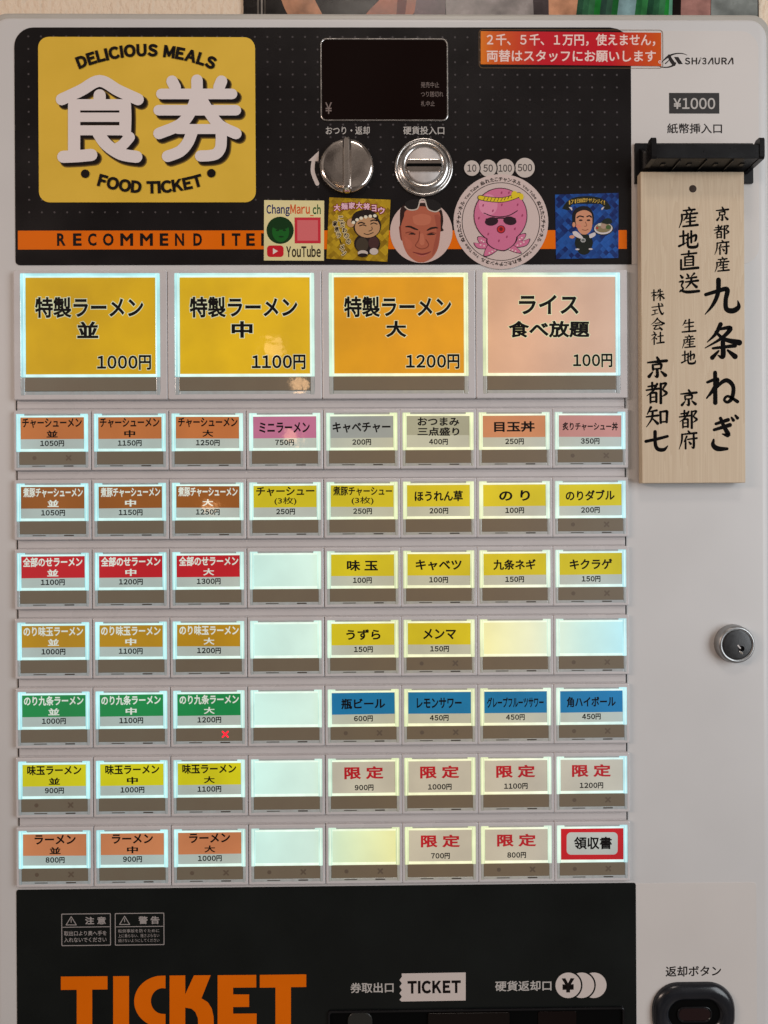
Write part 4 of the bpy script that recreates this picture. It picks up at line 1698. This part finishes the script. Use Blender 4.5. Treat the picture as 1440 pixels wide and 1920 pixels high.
# ================================================================== WOODEN PLATE
M_wood = bpy.data.materials.new('pale_cypress_wood')
M_wood.use_nodes = True
n_, l_ = M_wood.node_tree.nodes, M_wood.node_tree.links
b_ = n_['Principled BSDF']
g_ = n_.new('ShaderNodeNewGeometry')
mp_ = n_.new('ShaderNodeMapping')
mp_.inputs['Scale'].default_value = (1.0, 1.0, 0.035)
l_.new(g_.outputs['Position'], mp_.inputs['Vector'])
nz1 = n_.new('ShaderNodeTexNoise')
nz1.inputs['Scale'].default_value = 70
nz1.inputs['Detail'].default_value = 3
nz1.inputs['Distortion'].default_value = 0.3
l_.new(mp_.outputs['Vector'], nz1.inputs['Vector'])
nz2 = n_.new('ShaderNodeTexNoise')
nz2.inputs['Scale'].default_value = 420
nz2.inputs['Detail'].default_value = 4
l_.new(mp_.outputs['Vector'], nz2.inputs['Vector'])
sn = n_.new('ShaderNodeMath')
sn.operation = 'MULTIPLY'
sn.inputs[1].default_value = 26.0
l_.new(nz1.outputs['Fac'], sn.inputs[0])
fr = n_.new('ShaderNodeMath')
fr.operation = 'FRACT'
l_.new(sn.outputs['Value'], fr.inputs[0])
mxm = n_.new('ShaderNodeMath')
mxm.operation = 'MULTIPLY_ADD'
mxm.inputs[1].default_value = 0.55
l_.new(fr.outputs['Value'], mxm.inputs[0])
l_.new(nz2.outputs['Fac'], mxm.inputs[2])
cr_ = n_.new('ShaderNodeValToRGB')
cr_.color_ramp.elements[0].position = 0.35
cr_.color_ramp.elements[0].color = (0.645, 0.52, 0.37, 1)
cr_.color_ramp.elements[1].position = 1.15 if False else 1.0
cr_.color_ramp.elements[1].color = (0.575, 0.445, 0.305, 1)
l_.new(mxm.outputs['Value'], cr_.inputs['Fac'])
l_.new(cr_.outputs['Color'], b_.inputs['Base Color'])
b_.inputs['Roughness'].default_value = 0.55
HP0, HP1 = 7.0, 24.0
wl, wt = F(1205, 322, HP1)
wr, wb = F(1396, 905, HP1)
wl2 = F(1200, 905, HP1)[0]
wl = (wl + wl2) / 2
wr = (wr + F(1397, 330, HP1)[0]) / 2
wpl = thing('wooden_plate', W((wl + wr) / 2, wb, HP0), 'pale wooden name plate with black brush lettering hanging below the bill tray', 'wooden plate')
wp = MB()
wp.block(wl, wt, wr, wb, HP0, HP1, M_wood, r=1.2, bev=1.0, n=2, bottom=True)
hx, hy = F(1299, 354, HP1)
wp_b = wp.build('board', wpl)
ho = MB()
ho.lathe(hx, hy, [(7, HP1 + 0.15), (5.8, HP1 + 0.1), (5.5, HP1 + 0.25), (0.3, HP1 + 0.25)], mat('drilled_hole_dark', (0.035, 0.018, 0.010), 0.8), n=20)
ho.build('hanging_hole', wpl)

BR = {
    '京': [[(50, 3, 7), (56, 14, 9)], [(8, 24, 5), (50, 22, 8), (92, 20, 9)], [(30, 36, 6), (31, 47, 7), (32, 58, 7)], [(30, 36, 5), (52, 34, 6), (68, 35, 8), (66, 56, 6)], [(32, 55, 5), (66, 54, 5)], [(50, 58, 8), (50, 90, 9), (38, 86, 2)], [(30, 68, 4), (14, 88, 10)], [(68, 68, 5), (86, 86, 11)]],
    '都': [[(10, 20, 5), (45, 17, 7)], [(28, 4, 7), (28, 34, 6)], [(2, 36, 5), (56, 32, 7)], [(50, 10, 7), (32, 40, 6), (4, 62, 2)], [(20, 52, 6), (20, 94, 6)], [(20, 52, 5), (44, 50, 7), (46, 60, 7), (46, 92, 7)], [(20, 70, 4), (46, 69, 4)], [(20, 90, 5), (46, 89, 5)], [(66, 10, 7), (66, 98, 8)], [(66, 12, 5), (90, 10, 7), (76, 36, 5), (92, 54, 8), (74, 68, 3)]],
    '府': [[(50, 2, 6), (56, 10, 8)], [(16, 18, 5), (92, 14, 8)], [(18, 18, 7), (16, 55, 6), (2, 96, 2)], [(42, 30, 7), (28, 58, 3)], [(36, 46, 6), (36, 94, 7)], [(46, 46, 5), (94, 42, 7)], [(78, 24, 7), (78, 90, 8), (66, 86, 2)], [(54, 60, 5), (62, 70, 9)]],
    '産': [[(50, 0, 6), (54, 8, 8)], [(22, 14, 5), (80, 11, 7)], [(36, 18, 5), (42, 28, 6)], [(66, 16, 6), (58, 28, 3)], [(12, 34, 5), (92, 30, 7)], [(14, 34, 7), (14, 60, 6), (0, 98, 2)], [(40, 42, 7), (24, 62, 3)], [(34, 54, 4), (84, 50, 6)], [(36, 71, 4), (80, 68, 6)], [(20, 92, 6), (94, 88, 8)], [(56, 40, 7), (56, 90, 7)]],
    '九': [[(40, 2, 10), (38, 40, 9), (24, 72, 7), (2, 98, 2)], [(4, 42, 7), (36, 34, 8), (64, 30, 10), (60, 60, 9), (62, 86, 10), (80, 92, 11), (96, 82, 9), (94, 64, 2)]],
    '条': [[(46, 0, 9), (32, 26, 7), (8, 48, 2)], [(40, 14, 5), (74, 12, 9), (50, 38, 7), (2, 64, 2)], [(32, 20, 5), (56, 42, 8), (98, 54, 12)], [(24, 66, 5), (86, 62, 8)], [(52, 50, 9), (52, 90, 10), (38, 86, 2)], [(40, 74, 4), (22, 92, 9)], [(66, 74, 5), (86, 92, 11)]],
    'ね': [[(28, 2, 9), (28, 94, 10)], [(4, 30, 6), (36, 22, 8), (22, 50, 6), (2, 78, 4)], [(10, 70, 5), (44, 36, 8), (66, 28, 10), (84, 48, 9), (80, 82, 9), (66, 94, 7), (56, 86, 6), (68, 76, 6), (97, 94, 8)]],
    'ぎ': [[(24, 18, 7), (66, 8, 9)], [(18, 36, 7), (72, 24, 10)], [(40, 2, 8), (52, 28, 9), (66, 54, 11), (46, 50, 3)], [(16, 66, 5), (14, 82, 10), (30, 94, 12), (62, 96, 7)], [(78, 2, 5), (84, 10, 8)], [(91, -4, 5), (98, 4, 8)]],
    '地': [[(4, 34, 6), (38, 30, 7)], [(22, 8, 7), (22, 76, 7)], [(0, 84, 8), (42, 66, 3)], [(38, 50, 5), (66, 38, 7), (86, 32, 8), (84, 58, 7), (74, 62, 2)], [(62, 10, 7), (62, 68, 7)], [(46, 22, 6), (45, 82, 8), (62, 93, 10), (90, 90, 9), (96, 72, 3)]],
    '直': [[(12, 16, 5), (88, 12, 7)], [(50, 0, 7), (48, 28, 6)], [(30, 30, 6), (30, 74, 6)], [(30, 30, 5), (68, 28, 7), (72, 34, 7), (72, 74, 6)], [(30, 45, 4), (72, 44, 4)], [(30, 59, 4), (72, 58, 4)], [(30, 74, 4), (72, 73, 4)], [(10, 44, 7), (10, 92, 7)], [(10, 92, 7), (96, 88, 9)]],
    '送': [[(40, 2, 5), (46, 12, 8)], [(76, 0, 7), (62, 14, 3)], [(36, 24, 5), (86, 20, 7)], [(32, 42, 5), (94, 38, 8)], [(62, 22, 7), (57, 46, 7), (34, 74, 3)], [(62, 46, 5), (86, 70, 10)], [(8, 8, 6), (16, 18, 9)], [(2, 40, 5), (20, 38, 7), (12, 60, 5), (20, 76, 6), (4, 90, 5)], [(8, 84, 6), (40, 94, 10), (98, 92, 9)]],
    '生': [[(28, 6, 8), (8, 42, 3)], [(22, 28, 5), (82, 22, 7)], [(22, 56, 5), (80, 52, 7)], [(4, 92, 7), (96, 88, 9)], [(52, 0, 8), (52, 88, 8)]],
    '株': [[(2, 30, 5), (40, 26, 6)], [(22, 4, 7), (22, 96, 8)], [(22, 34, 5), (4, 64, 2)], [(24, 40, 4), (36, 54, 7)], [(58, 8, 7), (48, 32, 3)], [(52, 24, 4), (88, 20, 6)], [(42, 50, 5), (96, 46, 7)], [(70, 2, 7), (70, 96, 7)], [(68, 50, 5), (44, 82, 2)], [(72, 50, 5), (98, 80, 10)]],
    '式': [[(4, 30, 5), (92, 24, 7)], [(12, 56, 5), (46, 53, 6)], [(28, 56, 6), (28, 86, 5)], [(4, 92, 6), (54, 80, 3)], [(58, 4, 8), (64, 50, 8), (84, 90, 10), (98, 76, 3)], [(78, 4, 5), (86, 12, 8)]],
    '会': [[(50, 2, 8), (30, 28, 6), (2, 50, 2)], [(50, 6, 5), (74, 32, 8), (98, 46, 12)], [(32, 42, 5), (66, 40, 6)], [(16, 60, 5), (86, 56, 7)], [(46, 60, 6), (24, 88, 6), (70, 86, 6)], [(64, 72, 5), (82, 94, 11)]],
    '社': [[(20, 2, 5), (28, 12, 8)], [(6, 28, 5), (40, 24, 7), (4, 64, 2)], [(24, 44, 7), (24, 98, 7)], [(32, 48, 4), (42, 58, 8)], [(52, 40, 5), (92, 36, 7)], [(72, 10, 7), (72, 88, 7)], [(44, 90, 6), (98, 86, 9)]],
    '知': [[(22, 2, 8), (6, 34, 3)], [(16, 22, 4), (48, 18, 7)], [(2, 46, 5), (54, 42, 7)], [(30, 22, 7), (26, 56, 6), (2, 94, 2)], [(30, 56, 4), (52, 80, 9)], [(64, 26, 7), (66, 78, 7)], [(64, 26, 5), (92, 24, 8), (94, 30, 8), (92, 76, 7)], [(66, 74, 5), (92, 73, 5)]],
    '七': [[(2, 46, 9), (50, 38, 9), (96, 28, 8)], [(42, 4, 10), (43, 60, 10), (54, 84, 11), (80, 88, 10), (97, 72, 3)]],
}
br = MB(0.0)
M_sumi = mat('brush_ink', S(12, 10, 10), 0.7, spec=0.05)
CAL = [('京', 620, 95, 712, 190), ('都', 612, 210, 715, 300), ('府', 615, 310, 715, 405), ('産', 618, 420, 715, 515), ('九', 550, 560, 780, 785), ('条', 550, 850, 780, 1080), ('ね', 562, 1155, 770, 1365), ('ぎ', 580, 1450, 768, 1660),
       ('産', 388, 100, 515, 230), ('地', 388, 240, 515, 365), ('直', 388, 380, 515, 505), ('送', 388, 525, 518, 650), ('生', 405, 820, 498, 905), ('産', 408, 920, 495, 1005), ('地', 405, 1015, 498, 1110),
       ('京', 390, 1270, 510, 1380), ('都', 388, 1400, 512, 1520), ('府', 385, 1535, 510, 1655),
       ('株', 208, 625, 292, 700), ('式', 210, 715, 292, 795), ('会', 207, 810, 292, 890), ('社', 208, 895, 292, 980), ('京', 175, 1060, 320, 1200), ('都', 175, 1220, 320, 1360), ('知', 175, 1380, 320, 1515), ('七', 172, 1535, 320, 1675)]
for ch, x0, y0, x1, y1 in CAL:
    u0, v0 = F(1160 + x0 / 3.4286, 360 + y0 / 3.4286, HP1)
    u1, v1 = F(1160 + x1 / 3.4286, 360 + y1 / 3.4286, HP1)
    sc = ((u1 - u0) + (v1 - v0)) / 200
    big = 1.42 if (x1 - x0) > 180 else 1.62
    for k, s in enumerate(BR[ch]):
        br.ribbon([(u0 + x / 100 * (u1 - u0), v0 + (y - 0.05 * (x - 50)) / 100 * (v1 - v0), ww * sc * big) for x, y, ww in s], HP1 + 0.12 + 0.02 * k, M_sumi)
br.build('brush_lettering', wpl)

# ================================================================== POSTER ON THE WALL BEHIND + TRAY ON TOP
def posterm(name, r, g, b):
    return mat(name, tuple(0.62 * x for x in S(r, g, b)), 0.25, var=0.45, var_scale=45, spec=0.3)


HPo = HW + 12


def PW(u, v):
    return F(u, v, HPo)


po = thing('wall_poster', W(*PW(940, 40), HW), 'framed photo poster of people holding green leeks on the wall above the machine', 'poster')
pb = MB(0.3)
x0, y0 = PW(454, -420)
x1, y1 = PW(1424, 70)
pb.block(x0, y0, x1, y1, HW + 1, HPo - 3, posterm('poster_dark_ground', 34, 24, 20), r=2, bottom=True)
pb.build('backing', po)
pp = MB(0.05)
pp.z = HPo - 3


def pz(pts, mt):
    pp.flat([PW(*p) for p in pts], mt)


SK1, SK2 = posterm('poster_skin', 224, 160, 122), posterm('poster_skin_dark', 186, 116, 92)
pz([(456, -400), (1422, -400), (1422, 66), (456, 66)], posterm('poster_black', 22, 13, 10))
for u, c in ((482, 120), (489, 170), (495, 90)):
    pz([(u, -300), (u + 3, -300), (u + 3, 66), (u, 66)], posterm('poster_grey_%d' % c, c, c - 8, c - 16))
pz([(505, -60), (560, -60), (625, 66), (560, 66), (533, 14)], SK1)
pz([(690, 20), (770, -60), (850, -60), (800, -5), (740, 66), (660, 66)], SK2)
pz([(750, -60), (770, -60), (755, 66), (740, 66)], posterm('poster_red', 110, 40, 34))
pz([(790, -60), (835, -60), (835, 66), (770, 66)], posterm('poster_mauve', 120, 100, 104))
pz([(825, -300), (1010, -300), (1010, 66), (838, 66)], posterm('poster_grey_shirt', 168, 158, 154))
pz([(985, -300), (1032, -300), (1032, 66), (1003, 66)], posterm('poster_dark_fold', 70, 58, 60))
pz([(1028, -60), (1100, -60), (1072, 66), (1030, 66)], SK1)
for k in range(16):
    u = 1082 + 11 * k
    g = (32 + 14 * (k % 3), 84 + 22 * (k % 4), 58 + 12 * (k % 3))
    if k in (7, 8, 9):
        g = (150, 186, 190)
    pz([(u + 16, -120), (u + 30, -120), (u + 8, 66), (u - 6, 66)], posterm('poster_leek_%d' % k, *g))
pz([(1262, -120), (1272, -120), (1262, 66), (1252, 66)], posterm('poster_leek_pale', 120, 190, 160))
pz([(1268, -300), (1284, -300), (1276, 66), (1260, 66)], posterm('poster_black', 22, 13, 10))
pz([(1284, -300), (1338, -300), (1332, 66), (1276, 66)], posterm('poster_pink_grey', 190, 138, 128))
pz([(1338, -300), (1421, -300), (1421, 66), (1333, 66)], posterm('poster_blue_grey', 150, 156, 152))
pp.build('picture', po)

tm = MB()
hT = -70
ty = cab_top = ct
ya = Y(8.5, 60, hT)
yb2 = Y(18, 60, hT)
M_tray = mat('dark_olive_lacquer', (0.040, 0.032, 0.022), 0.25, var=0.3, var_scale=60)
xL, xR, xTip = X(-120, 20, hT), X(128, 20, hT), X(166, 20, hT)
base = [(xL, -600), (xR, -600), (xTip, -420), (xTip, -150), (xR, hT), (xL, hT)]
for yy, grow in ((ct - 0.4, -14), (ct - 4, -4), (ct - 10, 2), (ct - 12, 0)):
    for x, h in base:
        tm.add(x + (grow if x > xL else 0), yy, h + (grow if h == hT else 0))
for lv in range(3):
    for k in range(6):
        j = (k + 1) % 6
        tm.face((lv * 6 + k, lv * 6 + j, lv * 6 + 6 + j, lv * 6 + 6 + k), M_tray)
tm.face(range(18, 24), M_tray)
tm.face(list(range(6))[::-1], M_tray)
tag(tm.build('serving_tray'), 'dark flat tray lying on the left end of the machine top', 'tray')

bpy.data.objects.remove(_fo)
for ob in list(bpy.data.objects):
    if ob.type == 'MESH' and ob.name.split('.')[0] in ('side_cheek', 'serving_tray'):
        import bmesh
        bm = bmesh.new()
        bm.from_mesh(ob.data)
        bmesh.ops.recalc_face_normals(bm, faces=bm.faces)
        bm.to_mesh(ob.data)
        bm.free()
